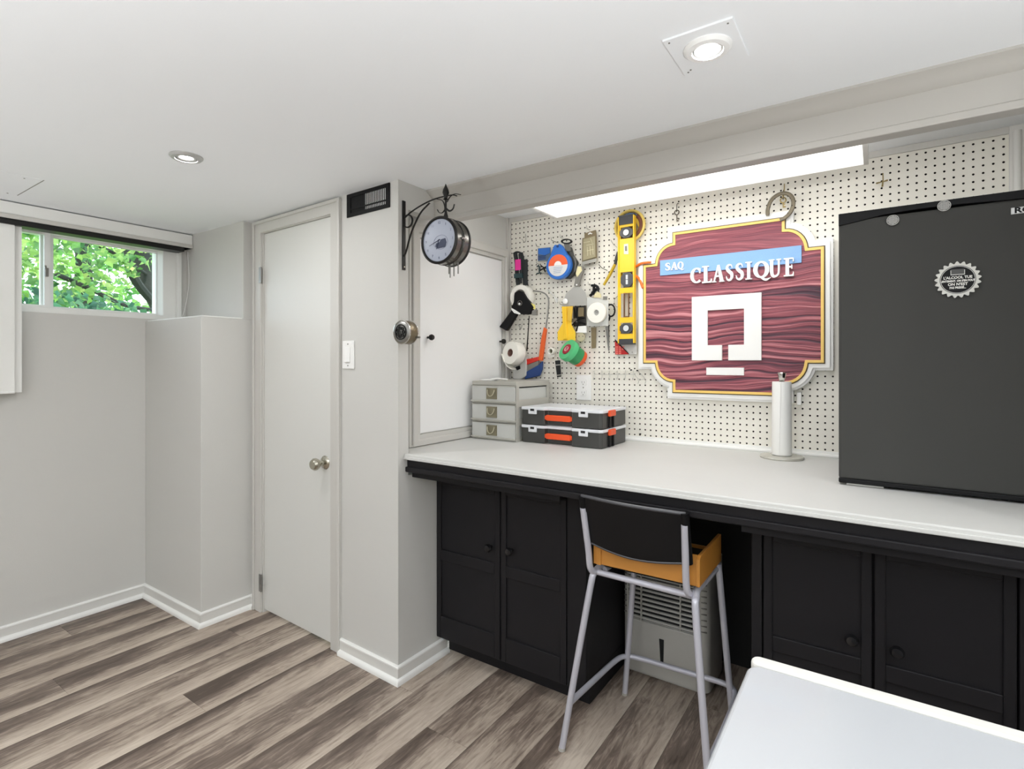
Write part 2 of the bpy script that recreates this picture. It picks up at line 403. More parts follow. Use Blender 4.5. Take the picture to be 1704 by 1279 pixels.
bl = thing('panel_blind', (-3.2, .7, 1.115), 'white fabric panel blind hanging from the black headrail at the left picture edge', 'blind')
obj('headrail', M().box(-3.245, -3.17, .2, 1.437, 1.862, 1.886), blks, bl, bevel=.003)
obj('fabric_panel', M().box(-3.186, -3.183, .30, .732, 1.118, 1.865), whitem, bl)
obj('fabric_panel', M().box(-3.202, -3.199, .34, .760, 1.116, 1.865), whitem, bl)
obj('hem_bar', M().box(-3.189, -3.180, .30, .732, 1.112, 1.121), whitepl, bl, bevel=.002)
val = M().box(-3.249, -3.165, .1, 1.478, 1.886, 1.960)
vl = tag(obj('window_valance', val, whitem, bevel=.004), 'white painted valance box above the basement window', 'valance')
obj('lower_lip', M().box(-3.249, -3.160, .1, 1.4785, 1.886, 1.906), trimm, vl, bevel=.003)
# ------------------------------------------------------------------ outdoors
bark = mat('dark_bark', (44, 48, 46), .9, var=.4, scale=12, bump=.6, bscale=14)
struct('ground', M().box(-22, -3.43, -6, 14, 1.18, 1.28), mat('lawn', (96, 128, 60), .9, var=.3, scale=3, bump=.5, bscale=30))
def leaves(n, cx, cy, cz, rx, ry, rz, s0, s1):
    m = M()
    for i in range(n):
        while True:
            q = Vector((random.uniform(-1, 1), random.uniform(-1, 1), random.uniform(-1, 1)))
            if q.length < 1: break
        c = Vector((cx+q.x*rx, cy+q.y*ry, cz+q.z*rz)); s = random.uniform(s0, s1)
        a = Vector((random.gauss(0, 1), random.gauss(0, 1), random.gauss(-.5, .7))).normalized(); b = a.cross(Vector((random.gauss(.8, .6), random.gauss(0, .7), random.gauss(.6, .6)))).normalized()
        nn = a.cross(b)
        P_ = [c, c+a*s*.35+b*s*.42+nn*s*.08, c+a*s*.55+b*s*.25, c+a*s*1.0+nn*s*-.1, c+a*s*.55-b*s*.25, c+a*s*.35-b*s*.42+nn*s*.08]
        m.add(P_, [[0, 1, 2, 3], [0, 3, 4, 5]])
    return m
LA = leaf_mat('maple_leaves', [(50, 96, 56), (100, 150, 72), (150, 190, 92), (74, 128, 74), (190, 212, 120)])
LB = leaf_mat('cool_leaves', [(30, 78, 66), (60, 122, 92), (110, 160, 110), (36, 90, 70)])
t1 = thing('maple_tree', (-7.6, 3.15, 1.28), 'dark forked maple trunk with bright green leaves outside the window, right pane', 'tree')
tr = M().tube(smoothpath([(-7.6, 3.28, 1.2), (-7.6, 3.19, 1.9), (-7.6, 3.02, 2.3), (-7.5, 2.88, 2.9), (-7.4, 2.8, 4.2)]), [.15]*6+[.13]*6+[.11]*6+[.09]*6+[.06], 12)
obj('trunk', tr, bark, t1, smooth=True)
for pts, r in (([(-7.6, 3.2, 1.85), (-7.7, 3.25, 2.3), (-7.7, 3.22, 2.9), (-7.8, 3.1, 4)], .075), ([(-7.55, 3.1, 1.95), (-7.3, 2.75, 2.25), (-7.2, 2.62, 2.6), (-7.2, 2.5, 3.4)], .05), ([(-7.5, 3.05, 1.9), (-7.2, 2.6, 1.92), (-7, 2.2, 2.05), (-6.9, 1.9, 2.15)], .025), ([(-7.5, 2.95, 2.35), (-7.2, 2.5, 2.5), (-7.0, 2.0, 2.62)], .02)):
    obj('branch', M().tube(smoothpath(pts), r, 8), bark, t1, smooth=True)
tag(obj('foliage', leaves(1500, -6.9, 1.75, 2.5, 1.2, 1.0, .7, .05, .12), LA, t1), kind='stuff')
t2 = thing('leafy_tree', (-11, 3.4, 1.28), 'loose pale green tree farther off behind the maple, seen through both panes', 'tree')
obj('trunk', M().tube([(-11, 3.4, 1.2), (-11, 3.4, 3.5)], [.16, .1], 10), bark, t2, smooth=True)
tag(obj('foliage', leaves(1500, -11, 3.5, 2.95, 1.5, 2.3, 1.2, .09, .22), leaf_mat('pale_leaves', [(80, 140, 70), (160, 205, 110), (120, 180, 90), (60, 120, 80)]), t2), kind='stuff')
t3 = thing('garden_shrub', (-6.4, 1.75, 1.28), 'blue green shrub low outside the window behind the left pane', 'shrub')
obj('stem', M().tube([(-6.4, 1.75, 1.25), (-6.4, 1.72, 1.7)], [.04, .03], 8), bark, t3)
tag(obj('foliage', leaves(700, -6.4, 1.85, 1.62, .7, 1.0, .33, .05, .12), LB, t3), kind='stuff')

# ------------------------------------------------------------------ closet door
d1 = sempty('door_1', (-2.26, wy(-2.26), 0))
obj('door_slab', sk(M().box(-2.544, -1.981, .008, .042, .014, 1.894)), doorm, d1, bevel=.002)
def casing(x0, x1, z0, z1, vert=True):
    m = M().box(x0, x1, -.012, .001, z0, z1)
    return m
jm = M().box(-2.548, -2.5445, .0, .05, 0, 1.90).box(-1.9805, -1.976, .0, .05, 0, 1.90).box(-2.548, -1.976, .0, .05, 1.8955, 1.90)
obj('door_jamb', sk(jm), trimm, d1)
cs = M().prism([(-2.620, 0), (-2.551, 0), (-2.551, 1.898), (-1.975, 1.898), (-1.975, 0), (-1.908, 0), (-1.908, 1.955), (-2.620, 1.955)], -.010, .0005)
obj('door_casing', sk(cs), trimm, d1, bevel=.002)
cs = M().prism([(-2.622, 0), (-2.604, 0), (-2.604, 1.942), (-1.924, 1.942), (-1.924, 0), (-1.906, 0), (-1.906, 1.958), (-2.622, 1.958)], -.017, -.0098)
obj('casing_edge', sk(cs), trimm, d1, bevel=.004)
for z0, z1 in ((1.647, 1.726), (.106, .192)):
    h = M().box(-2.562, -2.5445, -.013, -.009, z0, z1).lathe([(.0045, 0), (.0045, z1-z0)], (-2.5445, -.010, z0), n=10)
    obj('hinge', sk(h), steel, d1, bevel=.0008)
kb = M().lathe([(.0, -.004), (.030, -.004), (.031, .0), (.026, .006), (.012, .010), (.011, .030), (.022, .038), (.027, .048), (.027, .056), (.020, .066), (.0, .069)], (-2.035, wy(-2.035)+.006, .805), (0, -1, 0), 28)
obj('door_knob', kb, nickel, d1, smooth=True)
obj('strike_plate', sk(M().box(-1.9815, -1.9785, .0, .010, .775, .83)), steel, d1)

# ------------------------------------------------------------------ vent, switch
yv = wy(-1.73)
v = thing('wall_vent', (-1.73, yv, 1.864), 'black metal air register under the ceiling above the light switch', 'vent')
yy = .0
fm = M().ring(rect(-1.866, -1.595, 1.864, 1.961), rect(-1.840, -1.613, 1.880, 1.946), -.006, .0)
obj('frame', sk(fm), blk, v, bevel=.0015)
obj('duct_unlit', sk(M().box(-1.838, -1.752, -.0030, -.0005, 1.88, 1.948)), blk, v)  # black plate stands in for the unlit half of the duct
obj('duct_glare', sk(M().box(-1.752, -1.613, -.0012, -.0002, 1.88, 1.948)), mat('duct_glare_white', (250, 250, 248), .5), v)  # near-white colour paints the light reflected by the duct metal
for i in range(24):
    xx = -1.835+i*.0098
    obj('slat', sk(M().box(xx-.0021, xx+.0021, -.0032, -.0018, 1.88, 1.947)), blk, v)
obj('cross_bar', sk(M().box(-1.838, -1.613, -.0058, -.0018, 1.893, 1.898)), blk, v)
sw = thing('light_switch', (-1.856, wy(-1.856), 1.223), 'white rocker light switch on the wall beside the closet door', 'switch')
obj('cover_plate', sk(M().box(-1.896, -1.817, -.006, 0, 1.223, 1.342)), whitepl, sw, bevel=.003)
obj('rocker', sk(M().prism([(-.006, 1.250), (-.013, 1.252), (-.008, 1.315), (-.006, 1.316)], -1.873, -1.840, 'yz')), whitepl, sw, bevel=.001)
for z in (1.237, 1.328): obj('screw', sk(M().lathe([(.003, 0), (.003, .0075), (0, .008)], (-1.8565, 0, z), (0, -1, 0), 10)), grey, sw)

# ------------------------------------------------------------------ ceiling fixtures
def can(i, x, y, plate):
    o = thing('ceiling_downlight', (x, y, CZ), ('white round downlight on a square cover plate, ceiling above the counter' if plate else 'silver round downlight in the ceiling near the window') if i < 2 else 'added unseen round downlight behind the viewer, '+['', '', 'window side rear', 'middle rear', 'far side rear', 'right of the workbench end'][i], 'light')
    if i >= 2: o['group'] = 'added unseen downlights behind the viewer'
    if plate:
        obj('cover_plate', M().box(x-.078, x+.070, y-.078, y+.092, CZ-.005, CZ), ceilm, o, bevel=.001)
        for a, b in ((-.066, -.066), (-.066, .08), (-.058, .072), (.058, -.066)): obj('screw', M().lathe([(.0022, 0), (.0022, .0015)], (x+a, y+b, CZ-.0062), n=8), grey, o)
        z = CZ-.005; rm = whitepl
    else: z = CZ; rm = mat('satin_silver_ring', (186, 186, 184), .35, metal=.35)
    obj('trim_ring', M().lathe([(.052, 0), (.052, -.003), (.046, -.009), (.034, -.010), (.031, -.004), (.031, 0)], (x, y, z), n=40, cap=False), rm, o, smooth=True)
    obj('gimbal', M().lathe([(.0315, -.001), (.029, -.007), (.023, -.006), (.021, 0)], (x, y, z), n=36, cap=False), whitepl if plate else rm, o, smooth=True)
    obj('lens', M().lathe([(.0, -.0035), (.0215, -.0035), (.0215, -.001)], (x, y, z), n=28), mat('lit_lens', (255, 255, 250), .5, emit=(1, .98, .94), es=9), o)
for i, (x, y) in enumerate(CANS): can(i, x, y, i == 0)
hp = tag(obj('access_panel', M().box(-3.045, -2.705, .40, .706, CZ-.0008, CZ+.001), ceilm), 'thin white access panel flush in the ceiling above the window blind', 'panel')
obj('seam_shadow', M().box(-3.045, -2.705, .7075, .7105, CZ-.0006, CZ+.001), grey, hp)  # shade of the panel gap painted as a grey strip on solid ceiling
for a, b in ((-2.725, .655), (-3.02, .672)): obj('screw', M().lathe([(.003, 0), (.003, .0015)], (a, b, CZ-.0055), n=8), grey, hp)
ft = thing('fluorescent_fixture', (-.62, 2.0, 2.02), 'long white wraparound fluorescent fixture over the workbench', 'light')
prof = [(1.862, 2.018), (1.862, 1.925), (1.866, 1.912), (1.878, 1.905), (2.124, 1.905), (2.136, 1.909), (2.141, 1.920), (2.143, 2.018)]
difm = mat('prismatic_diffuser', (240, 240, 238), .35, emit=(1, .99, .97), es=.8)
obj('diffuser', M().prism(prof, -1.20, -.040, 'yz'), difm, ft, smooth=True)
cp = [(1.857+(y-1.857)*1.0+(-.003 if y < 2 else .003), z-.002 if z < 2 else z) for y, z in prof]
obj('end_cap', M().prism(cp, -.040, -.026, 'yz'), trimm, ft, bevel=.001)
obj('end_cap', M().prism(cp, -1.214, -1.20, 'yz'), whitepl, ft, bevel=.001)

# ------------------------------------------------------------------ side cupboard in the niche
cb = thing('wall_cupboard', (-1.642, 2.0, .892), 'white flush cupboard door framed by greige moulding at the bench end', 'cupboard')
def rect(a, b, c, d): return [(a, c), (b, c), (b, d), (a, d)]
fr = M().ring(rect(1.552, 2.352, .892, 1.852), rect(1.691, 2.312, .940, 1.788), -1.6415, -1.630, 'yz')
obj('face_frame', fr, trimm, cb, bevel=.001)
fr = M().ring(rect(1.640, 2.350, .892, 1.845), rect(1.674, 2.326, .922, 1.806), -1.631, -1.619, 'yz')
obj('raised_moulding', fr, trimm, cb, bevel=.005)
obj('outer_bead', M().ring(rect(1.620, 2.351, .8925, 1.851), rect(1.632, 2.345, .900, 1.843), -1.631, -1.624, 'yz'), trimm, cb, bevel=.002)
dr = obj('door', M().box(-1.6415, -1.637, 1.698, 2.305, .944, 1.782), panelm, cb, bevel=.001)

for y in (1.740, 2.285):
    obj('knob', M().lathe([(.005, 0), (.005, .012), (.012, .018), (.0135, .026), (.010, .033), (0, .035)], (-1.634, y, 1.360), (1, 0, 0), 20), blks, dr, smooth=True)
struct('trim_4', M().box(-1.642, -1.628, 2.352, 2.37, .89, 2.02).box(-1.642, -1.618, 2.362, 2.37, .89, 2.02), trimm, bevel=.001)

# ------------------------------------------------------------------ pegboard with real holes
PY = 2.37; p_ = .0254; px0, pz0 = -1.628, .905; nx, nz = 78, 43
m = M(); hr = .0037
for i in range(nx):
    for j in range(nz):
        cx, cz = px0+(i+.5)*p_, pz0+(j+.5)*p_; h = p_/2
        sq = [(-h,-h),(0,-h),(h,-h),(h,0),(h,h),(0,h),(-h,h),(-h,0)]
        vs = [(cx+a, PY, cz+b) for a, b in sq]; oc = [(cx+hr*math.cos(-3*PI/4+k*PI/4), cz+hr*math.sin(-3*PI/4+k*PI/4)) for k in range(8)]
        vs += [(a, PY, b) for a, b in oc]+[(a, PY+.005, b) for a, b in oc]
        m.add(vs, [[k, (k+1)%8, 8+(k+1)%8, 8+k] for k in range(8)]+[[8+k, 8+(k+1)%8, 16+(k+1)%8, 16+k] for k in range(8)])
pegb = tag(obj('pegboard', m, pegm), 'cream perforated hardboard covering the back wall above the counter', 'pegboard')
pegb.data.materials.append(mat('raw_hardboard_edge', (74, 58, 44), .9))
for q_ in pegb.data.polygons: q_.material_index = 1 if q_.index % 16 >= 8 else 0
x1 = px0+nx*p_; z1 = pz0+nz*p_
mt_ = M().box(-1.642, .42, 2.362, 2.372, z1, 2.02); struct('trim_5', mt_, trimm, bevel=.001)
struct('trim_6', M().box(x1, .42, 2.360, 2.372, .89, 2.02).lathe([(.011, 0), (.011, 1.11)], (.372, 2.358, .89), n=14), basem, smooth=True)
struct('trim_7', M().tube([(-1.64, 2.364, .896), (.42, 2.364, .896)], .009, 12).box(-1.64, .42, 2.364, 2.372, .89, .912), whitem, smooth=True)

# ------------------------------------------------------------------ counter and cabinets
ct = M().prism([(-1.549, 1.516), (.419, 1.516), (.419, 2.369), (-1.641, 2.369), (-1.641, 1.542), (-1.549, 1.542)], .866, .89, 'xy')
co = tag(obj('countertop', ct, counterm, bevel=.004), 'long worn white painted workbench top along the pegboard wall', 'countertop')
obj('apron', M().box(-1.549, .419, 1.532, 1.552, .817, .866), blackm, co, bevel=.002)
obj('apron_moulding', M().box(-1.549, .419, 1.520, 1.534, .817, .838), blackm, co, bevel=.004)
obj('edge_strip', M().box(-1.549, .419, 1.511, 1.5165, .868, .879), counterm, co, bevel=.002)
def cabinet(name, x0, x1, doors, knobs, label):
    b = thing(name, ((x0+x1)/2, 2.0, 0), label, 'cabinet')
    x1b = x1-.027 if x1 < 0 else x1
    bd = M().box(x0, x1b, 1.725, 2.38, .09, .766).box(x0, x1b, 1.785, 2.38, 0, .09).box(x0, x1, 1.712, 1.725, .757, .86).box(x0, x1b, 1.56, 2.38, .79, .8655)
    obj('body', bd, blackm, b, bevel=.001)
    for (a, c), (kx, kz) in zip(doors, knobs):
        d = obj('door', M().box(a+.002, c-.002, 1.708, 1.724, .092, .757), blackm, b, bevel=.0015)
        f = M(); s = .026
        f.box(a+.002, a+s, 1.700, 1.709, .092, .757).box(c-s, c-.002, 1.700, 1.709, .092, .757).box(a+s, c-s, 1.700, 1.709, .735, .757).box(a+s, c-s, 1.700, 1.709, .42, .465).box(a+s, c-s, 1.700, 1.709, .092, .186)
        obj('frame_moulding', f, blackm, d, bevel=.003)
        obj('knob', M().lathe([(.006, 0), (.006, .012), (.014, .017), (.0165, .025), (.012, .033), (0, .035)], (kx, 1.7085, kz), (0, -1, 0), 20), mat('black_gloss_knob', (26, 26, 28), .18), d, smooth=True)
    return b
c1 = cabinet('base_cabinet', -1.549, -.845, [(-1.547, -1.215), (-1.213, -.922)], [(-1.262, .524), (-1.162, .530)], 'black two door cabinet beside the pillar, left of the stool')
obj('end_stile', M().box(-.920, -.845, 1.700, 1.725, .092, .86), blackm, c1, bevel=.003)
c2 = cabinet('base_cabinet', -.308, .418, [(-.278, -.012), (-.010, .27)], [(-.058, .514), (.040, .512)], 'black two door cabinet right of the stool, below the fridge')
obj('end_stile', M().box(-.308, -.280, 1.700, 1.725, .092, .86), blackm, c2, bevel=.003)
obj('end_stile', M().box(.272, .418, 1.700, 1.725, .092, .86), blackm, c2, bevel=.003)
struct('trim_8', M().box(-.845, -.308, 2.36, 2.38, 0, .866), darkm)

# ------------------------------------------------------------------ dehumidifier
dh = thing('dehumidifier', (-.69, 2.17, 0), 'grey white dehumidifier with louvred front under the bench', 'dehumidifier')
dm = mat('dehumidifier_plastic', (180, 178, 172), .45)
obj('body', M().prism([(x_, y_) for x_, y_ in rrect(-.862, -.520, 2.062, 2.30, .035)], .012, .475, 'xy'), dm, dh, smooth=True)
obj('foot_base', M().box(-.84, -.54, 2.10, 2.27, 0, .014), darkm, dh)
obj('front_panel', M().box(-.832, -.560, 2.052, 2.064, .020, .226), dm, dh, bevel=.004)
obj('grille_back', M().box(-.828, -.562, 2.059, 2.0625, .23, .468), darkm, dh)
for k in range(12):
    z = .236+k*.0185
    if k in (8,): obj('cross_rail', M().box(-.832, -.560, 2.049, 2.062, z-.006, z+.012), dm, dh); continue
    obj('louvre', M().prism([(2.050, z), (2.052, z+.004), (2.060, z+.006), (2.060, z+.002)], -.832, -.560, 'yz'), dm, dh)
for xx in (-.833, -.777, -.622, -.562): obj('grille_rib', M().box(xx-.002, xx+.002, 2.047, 2.060, .228, .470), dm, dh)
obj('float_window', M().prism([(-.704, .176), (-.686, .176), (-.688, .090), (-.692, .084), (-.697, .084), (-.699, .090)], 2.049, 2.0525), darkm, dh)
for k in range(10):
    obj('side_rib', M().box(-.853, -.838, 2.062, 2.068, .24+k*.022, .243+k*.022), grey, dh)
    obj('side_rib', M().box(-.548, -.528, 2.0615, 2.068, .24+k*.022, .243+k*.022), grey, dh)

# ------------------------------------------------------------------ stool and crate
st = thing('bar_stool', (-.6, 1.7, 0), 'silver legged bar stool with black plastic backrest at the workbench', 'stool')
R_ = .0105
legs = [smoothpath([(-.844, 1.525, .004), (-.80, 1.541, .28), (-.757, 1.556, .54), (-.751, 1.572, .578), (-.742, 1.61, .592), (-.735, 1.70, .594)], 6),
        smoothpath([(-.369, 1.497, .004), (-.400, 1.52, .30), (-.424, 1.540, .545), (-.428, 1.556, .580), (-.435, 1.60, .592), (-.44, 1.70, .594)], 6),
        [(-.789, 1.913, .004), (-.722, 1.852, .595)], [(-.395, 1.89, .004), (-.428, 1.815, .60)]]
for l in legs: 
    o = obj('leg', M().tube(l, R_, 12), tubem, st, smooth=True)
    q = Vector(l[0]); obj('foot_cap', M().lathe([(.0118, 0), (.0118, .006), (.0108, .010)], (q.x, q.y, 0), n=12), mat('pale_foot_cap', (176, 174, 168), .5), o)
obj('footrest', M().tube(smoothpath([(-.818, 1.537, .158), (-.808, 1.70, .157), (-.798, 1.84, .156), (-.78, 1.892, .156), (-.73, 1.908, .157), (-.58, 1.905, .163), (-.44, 1.898, .17), (-.398, 1.88, .172), (-.380, 1.83, .172), (-.378, 1.70, .165), (-.382, 1.51, .158)], 5), .0095, 10), tubem, st, smooth=True)
obj('cross_rail', M().tube([(-.742, 1.572, .582), (-.436, 1.562, .582)], .0095, 10), tubem, st, smooth=True)
obj('cross_rail', M().tube([(-.722, 1.850, .585), (-.430, 1.818, .585)], .0095, 10), tubem, st, smooth=True)
obj('side_rail', M().tube([(-.728, 1.60, .583), (-.722, 1.85, .583)], .0085, 10), tubem, st, smooth=True)
obj('side_rail', M().tube([(-.438, 1.60, .583), (-.432, 1.82, .583)], .0085, 10), tubem, st, smooth=True)
obj('seat', M().prism([(x_, y_) for x_, y_ in rrect(-.742, -.432, 1.585, 1.885, .03)], .598, .611, 'xy'), blk, st, bevel=.004)
for sx, x0, x1 in ((-1, -.752, -.757), (1, -.449, -.444)):
    o = obj('back_upright', M().tube(smoothpath([(x1, 1.503, .800), (x0, 1.530, .66), (x0, 1.540, .608), (x0+.003, 1.556, .588), (x0+.008, 1.584, .584)], 6), .0102, 12), tubem, st, smooth=True)
br = M(); nxx, nzz = 14, 6; vs = []; fs = []
for j in range(nzz+1):
    for i in range(nxx+1):
        s_ = i/nxx; t_ = j/nzz; X_ = -.760+s_*.320; cv = math.sin(PI*s_)
        z0 = .688-.016*cv-.004*s_; z1 = .838-.006*s_; Z_ = z0+(z1-z0)*t_; Y_ = 1.535-.040*t_-.022*cv*(1-.2*t_)
        vs.append((X_, Y_, Z_))
nb = len(vs); vs += [(a, b+.008, c) for a, b, c in vs]
for j in range(nzz):
    for i in range(nxx):
        a = j*(nxx+1)+i; q = [a, a+1, a+nxx+2, a+nxx+1]; fs += [q, [nb+k for k in q[::-1]]]
for i in range(nxx):
    fs += [[i, nb+i, nb+i+1, i+1]]; a = nzz*(nxx+1)+i; fs += [[a, a+1, nb+a+1, nb+a]]
for j in range(nzz):
    a = j*(nxx+1); fs += [[a, a+nxx+1, nb+a+nxx+1, nb+a]]; a += nxx; fs += [[a, nb+a, nb+a+nxx+1, a+nxx+1]]
br.add(vs, fs); bk = obj('backrest', br, mat('black_stool_plastic', (16, 16, 18), .4, spec=.25), st, smooth=True)
edge = [vs[nzz*(nxx+1)+i] for i in range(nxx+1)]
obj('rim', M().tube([(a, b+.003, c) for a, b, c in edge], .0052, 8), mat('grey_rim', (70, 70, 74), .3), bk, smooth=True)
obj('rim', M().tube([(vs[i][0], vs[i][1]+.003, vs[i][2]) for i in range(nxx+1)], .0045, 8), mat('grey_rim', (70, 70, 74), .3), bk, smooth=True)
for xx in (-.757, -.443): obj('side_sleeve', M().tube([(xx, 1.538, .683), (xx, 1.499, .835)], .0125, 10), blk, bk, smooth=True)
cr = thing('wooden_crate', (-.58, 1.70, .612), 'shallow golden wooden drawer box resting on the stool seat', 'box')
cz0, cz1 = .612, .700
obj('side_board', M().box(-.738, -.428, 1.562, 1.572, cz0, cz1), crate_m, cr, bevel=.001)
obj('side_board', M().box(-.738, -.428, 1.826, 1.836, cz0, cz0+.030), crate_m, cr, bevel=.001)
obj('end_board', M().box(-.748, -.738, 1.558, 1.840, cz0, cz1), crate_m, cr, bevel=.001)
obj('end_board', M().prism([(1.558, cz0), (1.81, cz0), (1.81, cz1-.002), (1.574, cz1-.002), (1.558, cz1-.010)], -.428, -.418, 'yz'), crate_m, cr, bevel=.001)
obj('black_slab', M().box(-.738, -.428, 1.572, 1.826, cz0, cz0+.020), darkm, cr)  # flat black slab over the bottom of the box
obj('glue_block', M().box(-.738, -.722, 1.5555, 1.562, cz0, cz1), crate_m, cr, bevel=.001)

# ------------------------------------------------------------------ appliance in the foreground
ap = thing('white_appliance', (.15, .6, 0), 'white enamel appliance with rounded lid corner in the right foreground', 'appliance')
AZ = .80
def lid(x0, x1, y0, y1, r, z0, z1): return M().prism([(a, b) for a, b in rrect(x0, x1, y0, y1, r, 8)], z0, z1, 'xy')
obj('body', lid(-.150, .50, .28, .885, .03, .02, AZ-.035), enam, ap, smooth=True)
obj('lid', lid(-.160, .51, .25, .868, .020, AZ-.033, AZ), enam, ap, bevel=.006, bseg=3)
obj('rear_strip', M().prism([(a, b) for a, b in rrect(-.160, .51, .8705, .897, .012, 6)], AZ-.033, AZ, 'xy'), mat('off_white_trim', (222, 221, 216), .35), ap, bevel=.005, bseg=3)
for a in (-.12, .47):
    for b in (.31, .85): obj('foot', M().lathe([(.02, 0), (.02, .022)], (a, b, 0), n=12), blk, ap)

# ------------------------------------------------------------------ fridge
fg = thing('compact_fridge', (.15, 2.1, .89), 'slate grey compact fridge with magnets standing on the bench', 'fridge')
FY = 1.86; fx0, fx1 = -.097, .405
obj('cabinet', M().box(fx0+.004, fx1-.004, FY+.05, 2.33, .905, 1.680), blk, fg, bevel=.006)
obj('door', M().box(fx0, fx1, FY, FY+.046, .908, 1.668), fridgem, fg, bevel=.007, bseg=3)
tp = [(fx0, 1.667)]+[(fx0+(fx1-fx0)*t, 1.6645-.0+.018*math.sin(min(t*PI, PI))*0-.010*math.exp(-((t-.05)/.09)**2)) for t in [i/24 for i in range(25)]]
top = [(fx0, 1.655)]+[(fx0+(fx1-fx0)*i/24, 1.6575+.012*min(1, i/5)-.004*math.cos(i/24*2*PI*1.15)) for i in range(25)]+[(fx1, 1.6885), (fx0, 1.6885)]
obj('top_trim', M().prism(top, FY-.004, FY+.12, 'xz'), blk, fg, bevel=.002)
obj('bottom_trim', M().box(fx0, fx1, FY-.003, FY+.06, .896, .910), blk, fg, bevel=.003)
for a in (fx0+.03, fx1-.03):
    for b in (FY+.04, 2.29): obj('foot', M().lathe([(.014, 0), (.014, .016)], (a, b, .89), n=12), blk, fg)
obj('foot_plate', M().box(fx0+.02, fx0+.11, FY-.002, FY+.03, .8915, .8965), steel, fg)
bdg = obj('badge', M().box(.281, .341, FY-.0025, FY+.002, 1.629, 1.646), mat('badge_silver', (176, 176, 174), .3, metal=.5), fg, bevel=.0008)
text('badge_lettering', 'RCA', .311, FY-.003, 1.6375, .0195, blk, bdg, bold=.0006, sx=1.25)
# magnets
def disc_magnet(x, z, r, label):
    t = thing('fridge_magnet', (x, FY, z-r), label, 'magnet', 'small round magnets on the fridge')
    obj('disc', M().lathe([(r, 0), (r, .004), (r*.9, .005), (0, .005)], (x, FY, z), (0, -1, 0), 28), mat('dark_magnet', (60, 60, 58), .4), t)
    obj('rim', M().ring(circle(x, z, r), circle(x, z, r*.92), FY-.0058, FY-.004), mat('pale_metal', (196, 196, 192), .35), t)
    m = M(); n = 4
    for i in range(-n, n+1):
        a = i/n*r*.8; m.k = 0; h = math.sqrt(max(0, (r*.82)**2-a*a))
        m.box(x+a-.0004, x+a+.0004, FY-.0058, FY-.0049, z-h, z+h); 
        c_ = Vector((x, 0, z))
        m.box(x-h, x+h, FY-.0058, FY-.0049, z+a-.0004, z+a+.0004)
    obj('mesh_pattern', m, mat('pale_metal', (196, 196, 192), .35), t)
disc_magnet(.034, 1.651, .0145, 'small round mesh magnet near the upper left corner of the fridge, lower of two')
disc_magnet(.147, 1.673, .0145, 'small round mesh magnet at the fridge top edge, higher of two')
bc = thing('bottle_cap_magnet', (.175, FY, 1.42), 'large bottle cap shaped magnet with black centre on the fridge door', 'magnet')
N = 21*6; cx, cz = .175, 1.471; rr = [.0455+.0035*math.cos(2*PI*i/6) for i in range(N)]
capo = [(cx+rr[i]*math.cos(2*PI*i/N+.1), cz+rr[i]*1.0*math.sin(2*PI*i/N+.1)) for i in range(N)]
obj('crimped_rim', M().ring(capo, circle(cx, cz, .0375, N, a0=.1), FY-.007, FY-.001), mat('cap_white', (206, 206, 200), .45), bc)
obj('centre_disc', M().lathe([(.0378, 0), (.0378, .006)], (cx, FY-.0005, cz), (0, -1, 0), 40), blk, bc)
obj('inner_ring', M().ring(circle(cx, cz, .0362, 40), circle(cx, cz, .0350, 40), FY-.0075, FY-.006), mat('pale_metal', (196, 196, 192), .35), bc)
obj('opener_slot', M().box(cx-.014, cx+.014, FY-.0078, FY-.006, cz+.013, cz+.0275), mat('slot_grey', (62, 62, 60), .4), bc)
obj('slot_lip', M().box(cx-.0135, cx+.0135, FY-.0082, FY-.006, cz+.0125, cz+.0145).box(cx-.0148, cx-.0135, FY-.008, FY-.006, cz+.0125, cz+.0255).box(cx+.0135, cx+.0148, FY-.008, FY-.006, cz+.0125, cz+.0255), mat('pale_metal', (196, 196, 192), .35), bc)
for s_, dz, sz, sxx in (("L'ALCOOL TUE", .0055, .0095, .93), ("LENTEMENT. ON S'EN FOUT", -.0035, .0072, .78), ("ON N'EST", -.0125, .0098, .95), ("PAS PRESSÉ...", -.0215, .0076, .8)):
    text('lettering', s_, cx, FY-.007, cz+dz, sz, mat('print_white', (230, 230, 226), .6), bc, bold=.0003, sx=sxx)

# ------------------------------------------------------------------ paper towel
pt = thing('paper_towel_roll', (-.300, 2.245, .89), 'nearly used up white paper towel roll on an upright holder below the sign', 'paper towel')
PX_, PYY = -.301, 2.25
obj('holder_base', M().lathe([(.074, 0), (.076, .004), (.074, .009), (.02, .012), (.010, .012)], (PX_, PYY, .89), n=40), mat('clear_grey_base', (190, 188, 178), .25, metal=.2), pt, smooth=True)
obj('roll', M().lathe([(.034, 0), (.0345, .003), (.033, .272), (.032, .275), (.020, .275), (.020, .262)], (PX_, PYY, .903), n=36), whitem, pt, smooth=True)
obj('loose_sheet', M().tube([(PX_-.004, PYY-.0345, .905), (PX_+.001, PYY-.0342, 1.176)], .0012, 6), whitem, pt)
obj('finial', M().lathe([(.0095, 0), (.0095, .016), (.012, .020), (.0155, .036), (.0155, .040), (.013, .043), (0, .043)], (PX_, PYY, 1.170), n=24), chrome, pt, smooth=True)

